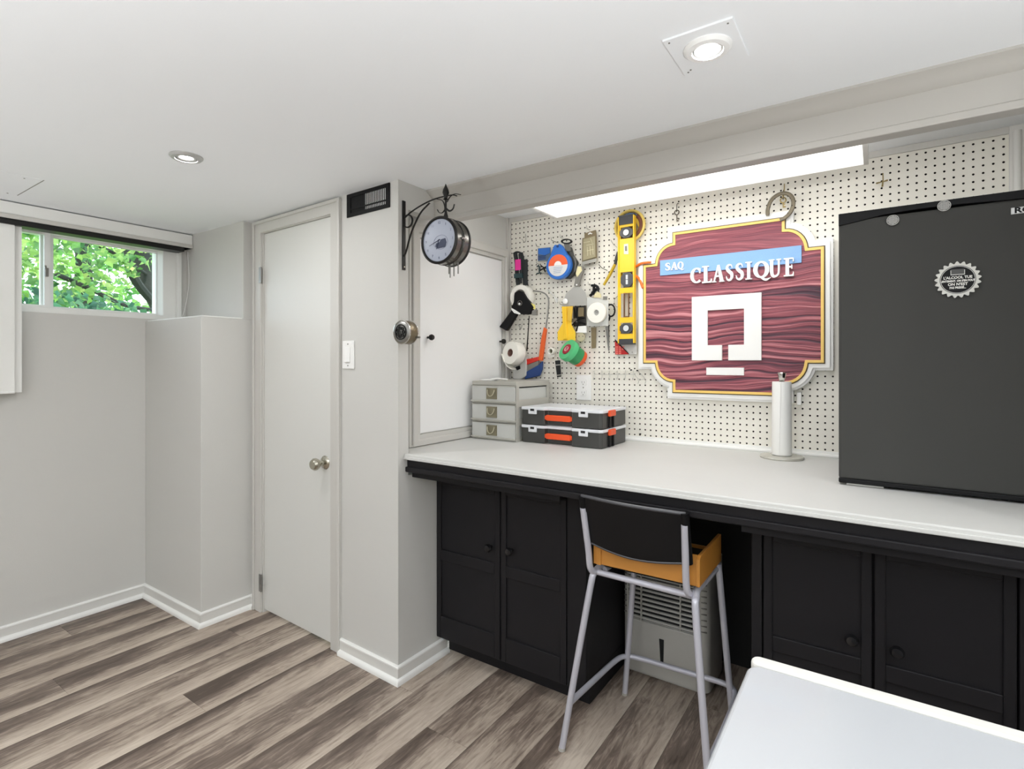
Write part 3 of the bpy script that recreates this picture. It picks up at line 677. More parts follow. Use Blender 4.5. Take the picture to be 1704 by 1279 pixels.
# ------------------------------------------------------------------ drawer tower
dt = thing('plastic_drawer_unit', (-1.475, 2.16, .89), 'three drawer grey plastic storage unit in the bench corner', 'drawer unit')
dpl = mat('grey_translucent_frame', (176, 174, 166), .4)
dx0, dx1, dy0, dy1 = -1.605, -1.352, 2.012, 2.315
m = M()
for z0, z1 in ((.890, .897), (.972, .980), (1.058, 1.066), (1.144, 1.163)): m.box(dx0, dx1, dy0+.006, dy1, z0, z1)
m.box(dx0, dx0+.004, dy0+.006, dy1, .895, 1.15); m.box(dx0, dx1, dy1-.004, dy1, .895, 1.15)
for z0, z1 in ((.895, .912), (.96, .995), (1.045, 1.078), (1.138, 1.15)): m.box(dx1-.004, dx1, dy0+.01, dy1, z0, z1)
m.box(dx1-.004, dx1, dy0+.008, dy0+.03, .895, 1.15).box(dx1-.004, dx1, dy1-.025, dy1, .895, 1.15)
obj('frame', m, dpl, dt, bevel=.002)
for z0, z1 in ((.897, .972), (.980, 1.058), (1.066, 1.144)):
    d = obj('drawer', M().box(dx0+.003, dx1-.004, dy0+.001, dy0+.005, z0+.006, z1-.004).box(dx0+.006, dx0+.008, dy0, dy1-.01, z0+.003, z1-.012).box(dx1-.008, dx1-.006, dy0, dy1-.01, z0+.003, z1-.012).box(dx0+.006, dx1-.006, dy0, dy1-.01, z0+.002, z0+.004), frost, dt)
    obj('front_lip', M().box(dx0-.001, dx1+.001, dy0-.006, dy0+.006, z0+.0, z0+.008).box(dx0, dx1, dy0-.002, dy0+.004, z1-.005, z1-.001), dpl, d, bevel=.002)
    hz0, hz1 = z0+.014, z1-.012; hx0, hx1 = -1.515, -1.455
    obj('handle', M().box(hx0, hx1, dy0-.003, dy0+.002, hz0, hz1), mat('olive_handle', (132, 126, 104), .35, metal=.3), d, bevel=.001)
    obj('handle_ring', M().tube([(hx0+.03+.020*math.cos(a), dy0-.008-.006*abs(math.sin(a)), hz1-.008+.030*math.sin(a)) for a in [PI+PI*i/12 for i in range(13)]], .0024, 8), mat('olive_ring', (176, 170, 146), .3, metal=.3), d, smooth=True)
contents = tag(obj('folded_paper_insert', M().prism([(2.07, 1.075), (2.23, 1.080), (2.235, 1.090), (2.075, 1.082)], -1.40, -1.37, 'yz'), whitem), 'white folded paper inside the top drawer of the plastic unit', 'paper')
sp = tag(obj('white_spoon_rest', M().prism([(a, b) for a, b in circle(-1.545, 2.07, .052, 24, .030)], 1.1635, 1.170, 'xy').tube(smoothpath([(-1.52, 2.06, 1.170), (-1.47, 2.05, 1.174), (-1.42, 2.045, 1.172)]), [.012]*7+[.009]*6, 10, flat=.4), whitepl, smooth=True, bevel=.002), 'flat white plastic scoop lying on top of the drawer unit', 'scoop')

# ------------------------------------------------------------------ organiser cases
def case(z, first):
    c = thing('organizer_case', (-1.14, 2.17, z), ('upper' if not first else 'lower')+' black organiser case of the stack, white lid and orange handle', 'tool case', 'stacked organiser cases')
    x0, x1, y0, y1 = -1.338, -.946, 2.048, 2.302; xa, xb = -1.222, -1.085; H_ = .079
    dk = mat('charcoal_case', (62, 62, 60), .4); lidm = mat('milky_lid', (222, 224, 228), .3)
    body = [(x0, y0), (xa, y0), (xa+.006, y0+.022), (xb-.006, y0+.022), (xb, y0), (x1-.010, y0), (x1, y0+.010), (x1, y1), (x0, y1)]
    obj('body', M().prism(body, z+.001, z+.066, 'xy'), dk, c, bevel=.003)
    o_ = .004
    lp = [(x0-o_, y0-o_), (xa-.002, y0-o_), (xa+.010, y0+.010), (xb-.010, y0+.010), (xb+.002, y0-o_), (x1-.010, y0-o_), (x1+o_, y0+.008), (x1+o_, y1), (x0-o_, y1)]
    obj('lid', M().prism(lp, z+.066, z+.079, 'xy'), lidm, c, bevel=.003)
    obj('lid_panel', M().prism([(a, b) for a, b in rrect(x0+.02, x1-.03, y0+.03, y1-.02, .015)], z+.079, z+.0805, 'xy'), lidm, c)
    for cx_ in (-1.280, -1.028):
        l = obj('latch', M().box(cx_-.022, cx_+.022, y0-.009, y0-.003, z+.048, z+.074), lidm, c, bevel=.003)
        obj('latch_slot', M().box(cx_-.010, cx_+.010, y0-.0100, y0-.0085, z+.062, z+.072), darkm, l)
    obj('handle', M().box(xa+.008, xb-.008, y0-.002, y0+.012, z+.022, z+.047), org, c, bevel=.003)
    obj('handle_arm', M().box(xa+.001, xa+.009, y0, y0+.02, z+.026, z+.043).box(xb-.009, xb-.001, y0, y0+.02, z+.026, z+.043), org, c, bevel=.002)
    obj('side_clip', M().box(x1-.001, x1+.008, 2.112, 2.124, z+.002, z+.064).box(x1-.001, x1+.008, 2.150, 2.162, z+.002, z+.064), blk, c, bevel=.002)
    obj('side_tab', M().box(x1, x1+.013, 2.105, 2.168, z+.050, z+.076), org, c, bevel=.004)
    obj('label_patch', M().box(x1, x1+.0015, 2.10, 2.17, z+.004, z+.048), darkm, c)
case(.8905, True); case(.9715, False)

# ------------------------------------------------------------------ wall clock on bracket
ck = thing('wall_clock', (-1.55, 1.51, 1.615), 'round two sided station clock hanging from a scrolled black bracket', 'clock')
CX, CY, CZc = -1.306, 1.452, 1.690; R = .083
gun = mat('gunmetal', (120, 118, 114), .25, metal=.9)
obj('case', M().lathe([(R-.004, 0), (R, .004), (R, .026), (R-.010, .032), (R-.010, .038), (R, .044), (R, .066), (R-.004, .070)], (CX, CY, CZc), (0, 1, 0), 56), gun, ck, smooth=True)
for y in (CY-.004, CY+.070): obj('bezel', M().lathe([(R-.007, 0), (R-.004, -.004), (R+.003, 0), (R+.003, .005), (R-.004, .009)], (CX, y, CZc), (0, 1, 0), 56, cap=False), blks, ck, smooth=True)
obj('band', M().lathe([(R+.001, 0), (R+.003, .002), (R+.001, .004)], (CX, CY+.033, CZc), (0, 1, 0), 56, cap=False), blks, ck, smooth=True)
dial = obj('dial', M().lathe([(R-.006, 0), (R-.006, .001)], (CX, CY-.0015, CZc), (0, 1, 0), 48), mat('blue_grey_dial', (158, 165, 182), .35, coat=.4), ck)
ink = mat('navy_ink', (54, 62, 86), .6); ink2 = mat('dial_grey_ink', (120, 126, 142), .6)
for k, s_ in enumerate(['12', '1', '2', '3', '4', '5', '6', '7', '8', '9', '10', '11']):
    a = PI/2-k*PI/6; text('numeral', s_, CX+.063*math.cos(a), CY-.0018, CZc+.063*math.sin(a), .013, ink if k in (0, 1, 5, 6, 7) else ink2, dial, depth=.0002)
obj('dial_print', M().prism([(CX-.018, CZc-.020), (CX-.006, CZc-.030), (CX+.030, CZc-.028), (CX+.036, CZc-.012), (CX+.030, CZc+.004), (CX+.010, CZc+.002), (CX+.002, CZc-.008), (CX-.014, CZc-.010)], CY-.0021, CY-.0016), ink, dial)
obj('dial_print', M().ring(circle(CX+.008, CZc-.008, .034, 32, .026), circle(CX+.008, CZc-.008, .0325, 32, .0245), CY-.0021, CY-.0016), ink2, dial)
obj('minute_hand', M().tube([(CX+.006, CY-.004, CZc+.002), (CX-.046, CY-.004, CZc-.016)], [.0022, .0008], 6, flat=.5), ink, dial)
obj('hour_hand', M().tube([(CX, CY-.003, CZc+.003), (CX-.012, CY-.003, CZc-.032)], [.0026, .001], 6, flat=.5), ink, dial)
obj('case_clasp', M().lathe([(.004, 0), (.004, .022)], (CX+R+.003, CY+.022, CZc+.002), (0, 1, 0), 10).lathe([(.007, 0), (.007, .004)], (CX+R+.003, CY+.031, CZc+.002), (0, 1, 0), 12), chrome, ck)
YB_ = 1.487; PXX = -1.548
obj('mounting_plate', M().box(-1.55, -1.545, 1.505, 1.521, 1.615, 1.888), blks, ck, bevel=.001)
obj('plate_screw', M().lathe([(.003, 0), (.003, .0015)], (-1.5452, 1.513, 1.627), (1, 0, 0), 8), chrome, ck)
def strap(name, pts, w_=.0045, fl=.45): return obj(name, M().tube(smoothpath([(a, YB_+.024 if False else b, c) for a, b, c in pts], 6), w_, 8, flat=fl), blks, ck, smooth=True)
Y0 = 1.512
strap('arm', [(-1.545, Y0, 1.818), (-1.50, 1.506, 1.835), (-1.43, 1.50, 1.852), (-1.36, 1.494, 1.860), (-1.28, 1.487, 1.857), (-1.255, 1.487, 1.850)])
strap('strut', [(-1.545, Y0, 1.668), (-1.530, 1.51, 1.690), (-1.505, 1.507, 1.745), (-1.475, 1.504, 1.79), (-1.44, 1.50, 1.825), (-1.395, 1.497, 1.850)])
sc_ = [(-1.521+.024*math.cos(a), 1.509, 1.803+.024*math.sin(a)) for a in [2.2-i*PI/8 for i in range(15)]]
strap('scroll', sc_, .0048, .6)
SX = -1.306
strap('scroll', [(-1.355, 1.492, 1.857), (-1.325, 1.49, 1.845), (-1.312, 1.488, 1.822), (-1.310, 1.487, 1.80)], .0035)
strap('scroll', [(-1.347, 1.487, 1.815), (-1.338, 1.487, 1.803), (-1.322, 1.487, 1.800), (-1.308, 1.487, 1.812)], .003)
strap('scroll', [(-1.265, 1.487, 1.822), (-1.272, 1.487, 1.806), (-1.288, 1.487, 1.801), (-1.304, 1.487, 1.812)], .0035)
strap('scroll', [(-1.300, 1.487, 1.835), (-1.285, 1.487, 1.852), (-1.262, 1.487, 1.858), (-1.236, 1.487, 1.851)], .003)
obj('stem', M().lathe([(.007, 0), (.009, .010), (.006, .020), (.0035, .034), (.0035, .070)], (SX, 1.487, 1.773), n=12), blks, ck, smooth=True)
obj('finial', M().lathe([(.0035, 0), (.010, .004), (.006, .008), (.007, .014), (.0125, .028), (.010, .040), (.004, .052), (.0015, .060)], (SX, 1.487, 1.842), n=14), blks, ck, smooth=True)
ch = M().tube([(CX+.002, CY+.05, 1.61), (CX+.002, CY+.05, 1.575)], .0022, 8).tube([(CX+.012, CY+.045, 1.61), (CX+.012, CY+.045, 1.560)], .0022, 8).tube([(CX+.026, CY+.05, 1.61), (CX+.026, CY+.05, 1.565)], .0022, 8).tube([(CX+.046, CY+.05, 1.615), (CX+.046, CY+.05, 1.572)], .0022, 8).tube([(CX+.026, CY+.05, 1.600), (CX+.046, CY+.05, 1.606)], .0025, 8)
obj('lower_prongs', ch, gun, ck, smooth=True)

# ------------------------------------------------------------------ round reel on pillar
rl = thing('round_metal_reel', (-1.55, 1.50, 1.32), 'round silver faced metal reel mounted on the pillar edge', 'reel')
GX, GY, GZ = -1.500, 1.455, 1.366
obj('drum', M().lathe([(.043, 0), (.045, .003), (.045, .040), (.043, .043)], (GX, GY, GZ), (0, 1, 0), 40), mat('bronze_band', (128, 116, 96), .35, metal=.7), rl, smooth=True)
for y in (GY, GY+.040): obj('rim', M().lathe([(.043, -.001), (.0465, 0), (.0465, .003), (.043, .004)], (GX, y, GZ), (0, 1, 0), 40, cap=False), chrome, rl, smooth=True)
obj('face_plate', M().lathe([(.041, 0), (.036, -.003), (.020, -.004), (0, -.004)], (GX, GY, GZ), (0, 1, 0), 36), steel, rl, smooth=True)
m = M(); 
for a in range(7):
    t = a*2*PI/7; m.ring([(p[0], p[1]) for p in circle(GX+.016*math.cos(t), GZ+.016*math.sin(t), .007, 10)], circle(GX+.016*math.cos(t), GZ+.016*math.sin(t), .0045, 10), GY-.008, GY-.0035)
m.ring(circle(GX, GZ, .030, 28), circle(GX, GZ, .0265, 28), GY-.007, GY-.003).tube([(GX, GY-.008, GZ-.026), (GX, GY-.008, GZ+.004)], .0022, 6)
obj('face_relief', m, blks, rl)
obj('crank', M().tube([(GX+.040, GY+.035, GZ-.020), (GX+.062, GY+.035, GZ-.020)], .0035, 8), steel, rl, smooth=True)
obj('mounting_plate', M().box(-1.55, -1.546, 1.487, 1.500, 1.335, 1.40).box(-1.547, -1.53, 1.487, 1.497, 1.35, 1.385), blk, rl)

# ------------------------------------------------------------------ the carved sign
SXc, SZc = -.5205, 1.468
sg = thing('carved_wooden_sign', (SXc, 2.37, 1.09), 'large red carved wooden shop sign with gold line and white border on the pegboard', 'sign')
hw, hh, sx_, sz_ = .351, .346, .218, .218
q = [(hw, sz_), (hw-.054, sz_)]
for i in range(9):
    a = i/8*PI/2; q.append((sx_+.078*math.cos(a), sz_+.083*math.sin(a)))
q += [(sx_, hh)]
q = [q[0], q[1]]+q[3:-1]+[(sx_, hh)]
poly = q+[(-a, b) for a, b in q[::-1]]+[(-a, -b) for a, b in q]+[(a, -b) for a, b in q[::-1]]
def offset(poly, d):
    n = len(poly); out = []
    for i in range(n):
        a, b, c = Vector(poly[i-1]), Vector(poly[i]), Vector(poly[(i+1)%n])
        e1 = (b-a).normalized(); e2 = (c-b).normalized(); n1 = Vector((e1.y, -e1.x)); n2 = Vector((e2.y, -e2.x)); bb = (n1+n2).normalized()
        out.append(tuple(b+bb*(d/max(.4, bb.dot(n1)))))
    return out
area = sum(poly[i-1][0]*poly[i][1]-poly[i][0]*poly[i-1][1] for i in range(len(poly)))
sgn = 1 if area > 0 else -1
def outl(d): return [(SXc+a, SZc+b) for a, b in offset(poly, d*sgn)]
wb = mat('sign_white', (238, 238, 236), .4)
obj('back_board', M().prism(outl(.030), 2.345, 2.369), wb, sg, bevel=.002)
obj('border_step', M().prism(outl(.020), 2.336, 2.346), wb, sg, bevel=.003)
obj('shadow_line', M().ring(outl(.005), outl(-.001), 2.3345, 2.3365), mat('dark_bronze_line', (92, 78, 50), .5), sg)
obj('gold_line', M().ring(outl(.001), outl(-.0095), 2.330, 2.3365), mat('gold_paint', (238, 200, 108), .4), sg, bevel=.001)
obj('carved_panel', M().prism(outl(-.008), 2.3335, 2.3365), sign_wood(), sg, loc=(SXc, 2.335, SZc))
obj('blue_band', M().box(-.796, -.243, 2.328, 2.334, 1.633, 1.700), mat('sign_blue', (128, 170, 218), .5, bump=.2, bscale=200), sg, bevel=.0008)
wf = mat('sign_letter_white', (240, 240, 238), .45)
lg = [(-.657, 1.529), (-.384, 1.529), (-.384, 1.259), (-.5095, 1.259), (-.5095, 1.3225), (-.449, 1.3225), (-.449, 1.4685), (-.592, 1.4685), (-.592, 1.3225), (-.534, 1.3225), (-.534, 1.259), (-.657, 1.259)]
obj('square_emblem', M().prism(lg, 2.325, 2.334), wf, sg, bevel=.0008)
obj('dash_emblem', M().box(-.597, -.449, 2.325, 2.334, 1.198, 1.229), wf, sg, bevel=.0008)
def stroke(pts, ws, n=6, smooth=True):
    P_ = [Vector((*p, 0)) for p in pts]
    if smooth:
        Q = smoothpath(P_, n); W_ = []
        for i in range(len(ws)-1):
            W_ += [ws[i]+(ws[i+1]-ws[i])*k/n for k in range(n)]
        W_.append(ws[-1])
    else: Q, W_ = P_, ws
    L1, L2 = [], []
    for i in range(len(Q)):
        a = Q[max(0, i-1)]; b = Q[min(len(Q)-1, i+1)]; t = (b-a).normalized(); nn = Vector((-t.y, t.x, 0))
        L1.append(tuple((Q[i]+nn*W_[i]/2).xy)); L2.append(tuple((Q[i]-nn*W_[i]/2).xy))
    return L1, L2
def ell(cx, cy, rx, ry, a0, a1, n, w0, w1, mid=None):
    pts = []; ws = []
    for i in range(n+1):
        a = math.radians(a0+(a1-a0)*i/n); pts.append((cx+rx*math.cos(a), cy+ry*math.sin(a))); ws.append(w0+(w1-w0)*abs(math.cos(a))**1.3)
    return pts, ws
SER = {  # unit-height glyphs: list of (points, widths) strokes, plus straight bars (x0,x1,y0,y1)
 'C': (.70, [ell(.40, .49, .31, .41, 48, 312, 16, .09, .21)], [(.56, .64, .62, .90)]),
 'L': (.62, [([(.55, .24), (.54, .10), (.44, .045)], [.02, .09, .09])], [(.12, .32, 0, 1), (.02, .42, .93, 1), (.02, .56, 0, .085)]),
 'A': (.78, [([(.12, .02), (.40, .98)], [.09, .11]), ([(.40, .98), (.62, .02)], [.16, .23])], [(.17, .60, .30, .39), (0, .26, 0, .06), (.46, .78, 0, .06)]),
 'S': (.60, [([(.50, .74), (.44, .90), (.28, .93), (.15, .84), (.14, .69), (.30, .54), (.45, .42), (.48, .25), (.40, .10), (.25, .06), (.12, .13), (.06, .30)], [.03, .08, .11, .17, .2, .22, .22, .2, .15, .11, .09, .03])], []),
 'I': (.42, [], [(.11, .31, 0, 1), (.0, .42, .94, 1), (0, .42, 0, .06)]),
 'Q': (.86, [ell(.40, .50, .30, .42, 0, 360, 26, .09, .22), ([(.36, .10), (.50, -.02), (.66, -.08), (.88, .02)], [.06, .13, .13, .02])], []),
 'U': (.80, [([(.21, .96), (.21, .35), (.27, .12), (.42, .06), (.58, .14), (.64, .36), (.64, .96)], [.2, .2, .18, .12, .11, .11, .11])], [(.04, .38, .94, 1), (.50, .78, .94, 1)]),
 'E': (.66, [([(.55, .24), (.55, .12), (.5, .05)], [.02, .07, .09])], [(.12, .32, 0, 1), (.02, .56, .925, 1), (.02, .58, 0, .08), (.3, .48, .47, .55), (.52, .58, .78, .95), (.44, .50, .40, .62)]),
}
def glyph(ch, x0, x1, z0, z1, ya, yb, name='letter', lean=0):
    wd, sts, bars = SER[ch]; m = M(); f = lambda p: (x0+(p[0]/wd)*(x1-x0), z0+p[1]*(z1-z0))
    for i, (pts, ws) in enumerate(sts):
        A, B = stroke(pts, ws, 5, len(pts) < 14 and len(pts) > 2)
        for k in range(len(A)-1): m.prism([f(A[k]), f(A[k+1]), f(B[k+1]), f(B[k])], ya-(k%7+8*i)*2e-5, yb)
    for q_, (a, b, c, d) in enumerate(bars): m.prism([f((a, c)), f((b, c)), f((b, d)), f((a, d))], ya-6e-4-q_*3e-5, yb)
    return obj(name, m, wf, sg)
def zs(x, y): return onY(1080+x/6.311, 380+y/6.311, 2.326)
for ch, u0, u1, ym, zz in (('C', 437, 552, 500, None), ('L', 556, 668, 0, 0), ('A', 664, 792, 0, 0), ('S', 803, 888, 0, 0), ('S', 906, 998, 0, 0), ('I', 1014, 1082, 0, 0), ('Q', 1097, 1276, 0, 0), ('U', 1252, 1392, 0, 0), ('E', 1412, 1537, 0, 0)):
    glyph(ch, zs(u0, 500).x, zs(u1, 450).x, 1.584, 1.655, 2.322, 2.3335)
for ch, u0, u1 in (('S', 168, 226), ('A', 226, 303), ('Q', 300, 368)):
    glyph(ch, zs(u0, 400).x, zs(u1, 400).x, 1.652, 1.686, 2.324, 2.3285)

# ------------------------------------------------------------------ things hung on the pegboard
def Z1(x, y, yy=PY): p = onY(820+x/4.264, 340+y/4.264, yy); return (p.x, p.z)      # close-up grid -> board plane
def shp(pts, yy): return [Z1(a, b, yy) for a, b in pts]
def hook(parent, x, z, out=.05, up=.012, r=.0018):
    m = M().tube(smoothpath([(x, PY+.004, z), (x, PY-out*.5, z-.001), (x, PY-out, z), (x, PY-out-.004, z+up)], 4), r, 6)
    return obj('peg_hook', m, wirem, parent, smooth=True)
def roll(parent, name, c, r, ri, w_, mt, axis=(0, -1, 0), core=None):
    m = M(); n = 36
    m.lathe([(ri, 0), (r*.985, 0), (r, .0015), (r, w_-.0015), (r*.985, w_), (ri, w_), (ri, 0)], c, axis, n, cap=False)
    o = obj(name, m, mt, parent, smooth=True)
    if core: obj('core', M().lathe([(ri-.001, .0005), (ri, .0), (ri, w_+.0005), (ri-.003, w_+.0005), (ri-.003, 0)], c, axis, n, cap=False), core, parent, smooth=True)
    return o
def pb(x, z, y): return (x, y, z)
# 1 black strap bundle with pink label
t = thing('strap_bundle', (*Z1(190, 450)[:1], 2.34, Z1(190, 560)[1]), 'bundle of black ratchet straps with a pink label, top left of the pegboard', 'straps')
for k, (pts, r) in enumerate([([(150, 350), (175, 338), (205, 350), (215, 380)], .010), ([(160, 350), (170, 420), (172, 500), (180, 570)], .013), ([(200, 345), (215, 420), (222, 500), (228, 570)], .012), ([(235, 390), (238, 450), (236, 520), (240, 572)], .010), ([(190, 350), (198, 430), (200, 560)], .008)]):
    yy = 2.330-.004*k; obj('strap', M().tube(smoothpath([(Z1(a, b, yy)[0], yy, Z1(a, b, yy)[1]) for a, b in pts], 4), r, 8, flat=.5), mat('black_webbing', (26, 30, 32), .7), t, smooth=True)
yy = 2.308; obj('pink_label', M().prism(shp([(158, 392), (196, 388), (198, 462), (160, 468)], yy), yy, yy+.006), pinkm, t)
obj('buckle', M().prism(shp([(148, 492), (205, 486), (208, 520), (150, 524)], yy), yy, yy+.010), mat('dark_teal_plastic', (20, 52, 56), .4), t, bevel=.002)
obj('peg_hook', M().tube(smoothpath([(-1.60, 2.37, 1.742), (-1.625, 2.345, 1.745), (-1.63, 2.33, 1.757)], 4), .0022, 6), wirem, t, smooth=True)
# 2 tape gun
t = thing('tape_gun', (Z1(200, 650)[0], 2.3, Z1(200, 890)[1]), 'black handheld tape gun holding a wide white roll, by the cupboard edge', 'tape dispenser')
c = Z1(207, 655, 2.325); roll(t, 'tape_roll', (c[0], 2.354, c[1]), .0600, .036, .05, tapew)
yy = 2.285
obj('gun_body', M().prism(shp([(153, 626), (180, 609), (210, 618), (237, 662), (261, 688), (289, 730), (260, 780), (198, 779), (129, 734), (147, 692)], yy), yy, yy+.018), blk, t, bevel=.003)
obj('gun_handle', M().prism(shp([(130, 750), (172, 775), (96, 898), (42, 868)], yy), yy, yy+.024), blk, t, bevel=.006)
obj('white_guard', M().prism(shp([(132, 733), (196, 772), (190, 782), (150, 770), (130, 745)], yy-.002), yy-.002, yy+.006), whitepl, t, bevel=.001)
obj('blade_guard', M().prism(shp([(278, 752), (306, 744), (306, 785), (272, 785)], yy), yy, yy+.020), grey, t, bevel=.002)
obj('yellow_film', M().prism(shp([(250, 690), (298, 712), (300, 742), (286, 742)], yy+.002), yy+.003, yy+.006), mat('yellow_film', (226, 214, 120), .3), t)
obj('axle_cap', M().lathe([(.006, 0), (.005, .004)], (Z1(190, 705, yy)[0], yy, Z1(190, 705, yy)[1]), (0, -1, 0), 14), whitepl, t)
obj('axle_ring', M().ring(circle(*Z1(192, 700, yy), .0135, 24), circle(*Z1(192, 700, yy), .0115, 24), yy-.002, yy+.001), grey, t)
# 3 hacksaw
t = thing('hacksaw', (Z1(330, 900)[0], 2.35, Z1(300, 1230)[1]), 'hacksaw with grey frame and orange and blue handle on the pegboard', 'saw')
yy = 2.345; P3 = lambda a, b, y_=yy: (Z1(a, b, y_)[0], y_, Z1(a, b, y_)[1])
obj('saw_frame', M().tube(smoothpath([P3(288, 612), P3(345, 622), P3(378, 640), P3(396, 680), P3(392, 760), P3(376, 880)], 6), .0052, 10, flat=.7), steel, t, smooth=True)
obj('grip_upper', M().prism(shp([(365, 870), (382, 885), (352, 1110), (326, 1105), (345, 960)], yy-.006), yy-.012, yy+.004), mat('orange_grip', (222, 92, 30), .45), t, bevel=.003)
obj('grip_red', M().prism(shp([(235, 1100), (285, 1090), (326, 1080), (328, 1108), (240, 1140)], yy-.006), yy-.014, yy+.002), redm, t, bevel=.003)
obj('grip_plate', M().prism(shp([(236, 1140), (325, 1108), (325, 1145), (240, 1190)], yy-.006), yy-.010, yy+.002), grey, t, bevel=.001)
obj('grip_blue', M().prism(shp([(235, 1190), (325, 1140), (356, 1112), (352, 1170), (335, 1215), (232, 1240)], yy-.006), yy-.014, yy+.002), navy, t, bevel=.003)
obj('saw_blade', M().prism(shp([(256, 790), (261, 790), (246, 1040), (238, 1040)], yy), yy-.001, yy+.001), blks, t)
# 4 big white roll and its holder
t = thing('drywall_tape_roll', (Z1(140, 1060)[0], 2.3, Z1(140, 1240)[1]), 'thick white paper tape roll with loose end, standing above the drawer unit', 'tape')
c = Z1(123, 1052, 2.265); d_ = Vector((.25, 1, -.10)).normalized()
roll(t, 'tape_roll', (c[0], 2.265, c[1]), .0590, .0205, .054, tapew, tuple(d_), core=mat('pinkish_core', (150, 116, 104), .6))
e = Vector((c[0], 2.27, c[1]))
obj('loose_end', M().prism([(c[0]-.060, c[1]-.005), (c[0]-.057, c[1]-.006), (c[0]-.040, c[1]-.040), (c[0]-.018, c[1]-.068), (c[0]+.006, c[1]-.083), (c[0]+.004, c[1]-.086), (c[0]-.022, c[1]-.071), (c[0]-.043, c[1]-.043)], 2.268, 2.31), tapew, t)
holder = thing('grey_tool_pouch', (Z1(190, 1150)[0], 2.34, Z1(190, 1245)[1]), 'grey plastic belt holder below the thick white tape roll', 'holder')
yy = 2.325; obj('shell', M().prism(shp([(140, 1150), (232, 1075), (238, 1120), (235, 1215), (190, 1248), (140, 1240)], yy), yy, yy+.035), mat('light_grey_plastic', (178, 178, 174), .4), holder, bevel=.006)
obj('clip', M().prism(shp([(160, 1152), (192, 1142), (196, 1165), (172, 1178)], yy-.002), yy-.004, yy+.001), blk, holder, bevel=.002)
# 5 blue chalk reel, with tape measure case behind
t = thing('chalk_line_reel', (Z1(465, 430)[0], 2.33, Z1(465, 525)[1]), 'round blue reel with orange and white label hanging on the pegboard', 'reel')
yy = 2.302; c = Z1(463, 432, yy); rx = abs(Z1(553, 432, yy)[0]-Z1(372, 432, yy)[0])/2; rz = abs(Z1(463, 338, yy)[1]-Z1(463, 526, yy)[1])/2; rx = rz = (rx+rz)/2
obj('reel_body', M().lathe([(rx*.96, 0), (rx, .003), (rx, .024), (rx*.96, .027)], (c[0], yy+.027, c[1]), (0, -1, 0), 44), blu, t, smooth=True)
obj('hang_tab', M().prism(shp([(405, 365), (432, 290), (446, 283), (450, 292), (470, 278), (490, 292), (520, 345), (500, 380), (430, 380)], yy), yy+.001, yy+.02), blu, t, bevel=.003)
obj('tab_hole', M().lathe([(.0065, 0), (.0065, .0015)], (*[Z1(460, 297, yy)[0]], yy+.0005, Z1(460, 297, yy)[1]), (0, -1, 0), 14), navy, t)
def half(r, a0, a1, n=20): return [(c[0]+r*math.cos(a0+(a1-a0)*i/n), c[1]+r*math.sin(a0+(a1-a0)*i/n)) for i in range(n+1)]
obj('orange_label', M().prism(half(rx*.78, 0, PI), yy-.0015, yy+.001), mat('orange_label', (236, 98, 52), .5), t)
obj('white_label', M().prism(half(rx*.78, PI, 2*PI), yy-.0015, yy+.001), mat('white_label', (214, 214, 214), .5), t)
obj('label_centre', M().prism([(c[0]+rx*.30*math.cos(a), c[1]+rx*.30*math.sin(a)) for a in [PI*i/14 for i in range(15)]], yy-.003, yy-.001), whitepl, t)
text('label_print', 'REEL', c[0], yy-.002, c[1]+rx*.47, .011, blk, t, depth=.0002) if False else None
for k in range(4): obj('label_line', M().box(c[0]-rx*.35, c[0]+rx*(.4-.06*k), yy-.002, yy-.0014, c[1]-rx*(.18+.12*k), c[1]-rx*(.145+.12*k)), mat('label_blue_grey', (140, 160, 190), .6), t)
hook(t, *Z1(460, 270), out=.06)
t = thing('long_tape_measure', (Z1(560, 400)[0], 2.34, Z1(560, 520)[1]), 'dark grey reel case with ring handle half hidden behind the blue reel', 'tape measure')
yy = 2.335
obj('reel_case', M().prism(shp([(518, 290), (548, 300), (560, 350), (592, 400), (592, 450), (575, 490), (535, 525), (500, 525), (480, 420)], yy), yy, yy+.028), mat('dark_grey_case', (52, 54, 52), .45), t, bevel=.005)
o1 = shp([(523+40*math.cos(a), 262+19*math.sin(a)) for a in [2*PI*i/24 for i in range(24)]], yy-.01); i1 = shp([(523+28*math.cos(a), 262+10*math.sin(a)) for a in [2*PI*i/24 for i in range(24)]], yy-.01)
obj('ring_handle', M().ring(o1, i1, yy-.012, yy-.004), blks, t, bevel=.001)
obj('strap_loop', M().prism(shp([(505, 280), (540, 278), (552, 322), (548, 332), (518, 330)], yy-.006), yy-.008, yy), mat('grey_tab', (110, 108, 100), .5), t)
for k in range(3): obj('case_band', M().tube([P3(572+6*k, 370, yy-.003), P3(586+3*k, 420, yy-.003), P3(578+3*k, 480-6*k, yy-.003)], .0012, 6), grey, t)
hook(t, *Z1(500, 240), out=.03)
t = thing('blue_card_packet', (Z1(360, 350)[0], 2.35, Z1(360, 400)[1]), 'small blue and grey carded packet left of the blue reel', 'packet')
yy = 2.35
obj('card', M().prism(shp([(320, 312), (408, 304), (408, 392), (320, 402)], yy), yy, yy+.004), mat('card_grey_blue', (96, 116, 140), .5), t)
obj('blue_header', M().prism(shp([(324, 314), (405, 307), (405, 345), (372, 360), (324, 352)], yy-.002), yy-.003, yy), blu, t)
for k in range(3): obj('blue_stripe', M().prism(shp([(322, 366+k*11), (375, 360+k*11), (375, 366+k*11), (322, 372+k*11)], yy-.001), yy-.002, yy), navy, t)
hook(t, *Z1(330, 300), out=.03)
t = thing('binder_clip_cluster', (Z1(345, 460)[0], 2.34, Z1(345, 500)[1]), 'tangle of black and silver clips left below the blue reel', 'clips')
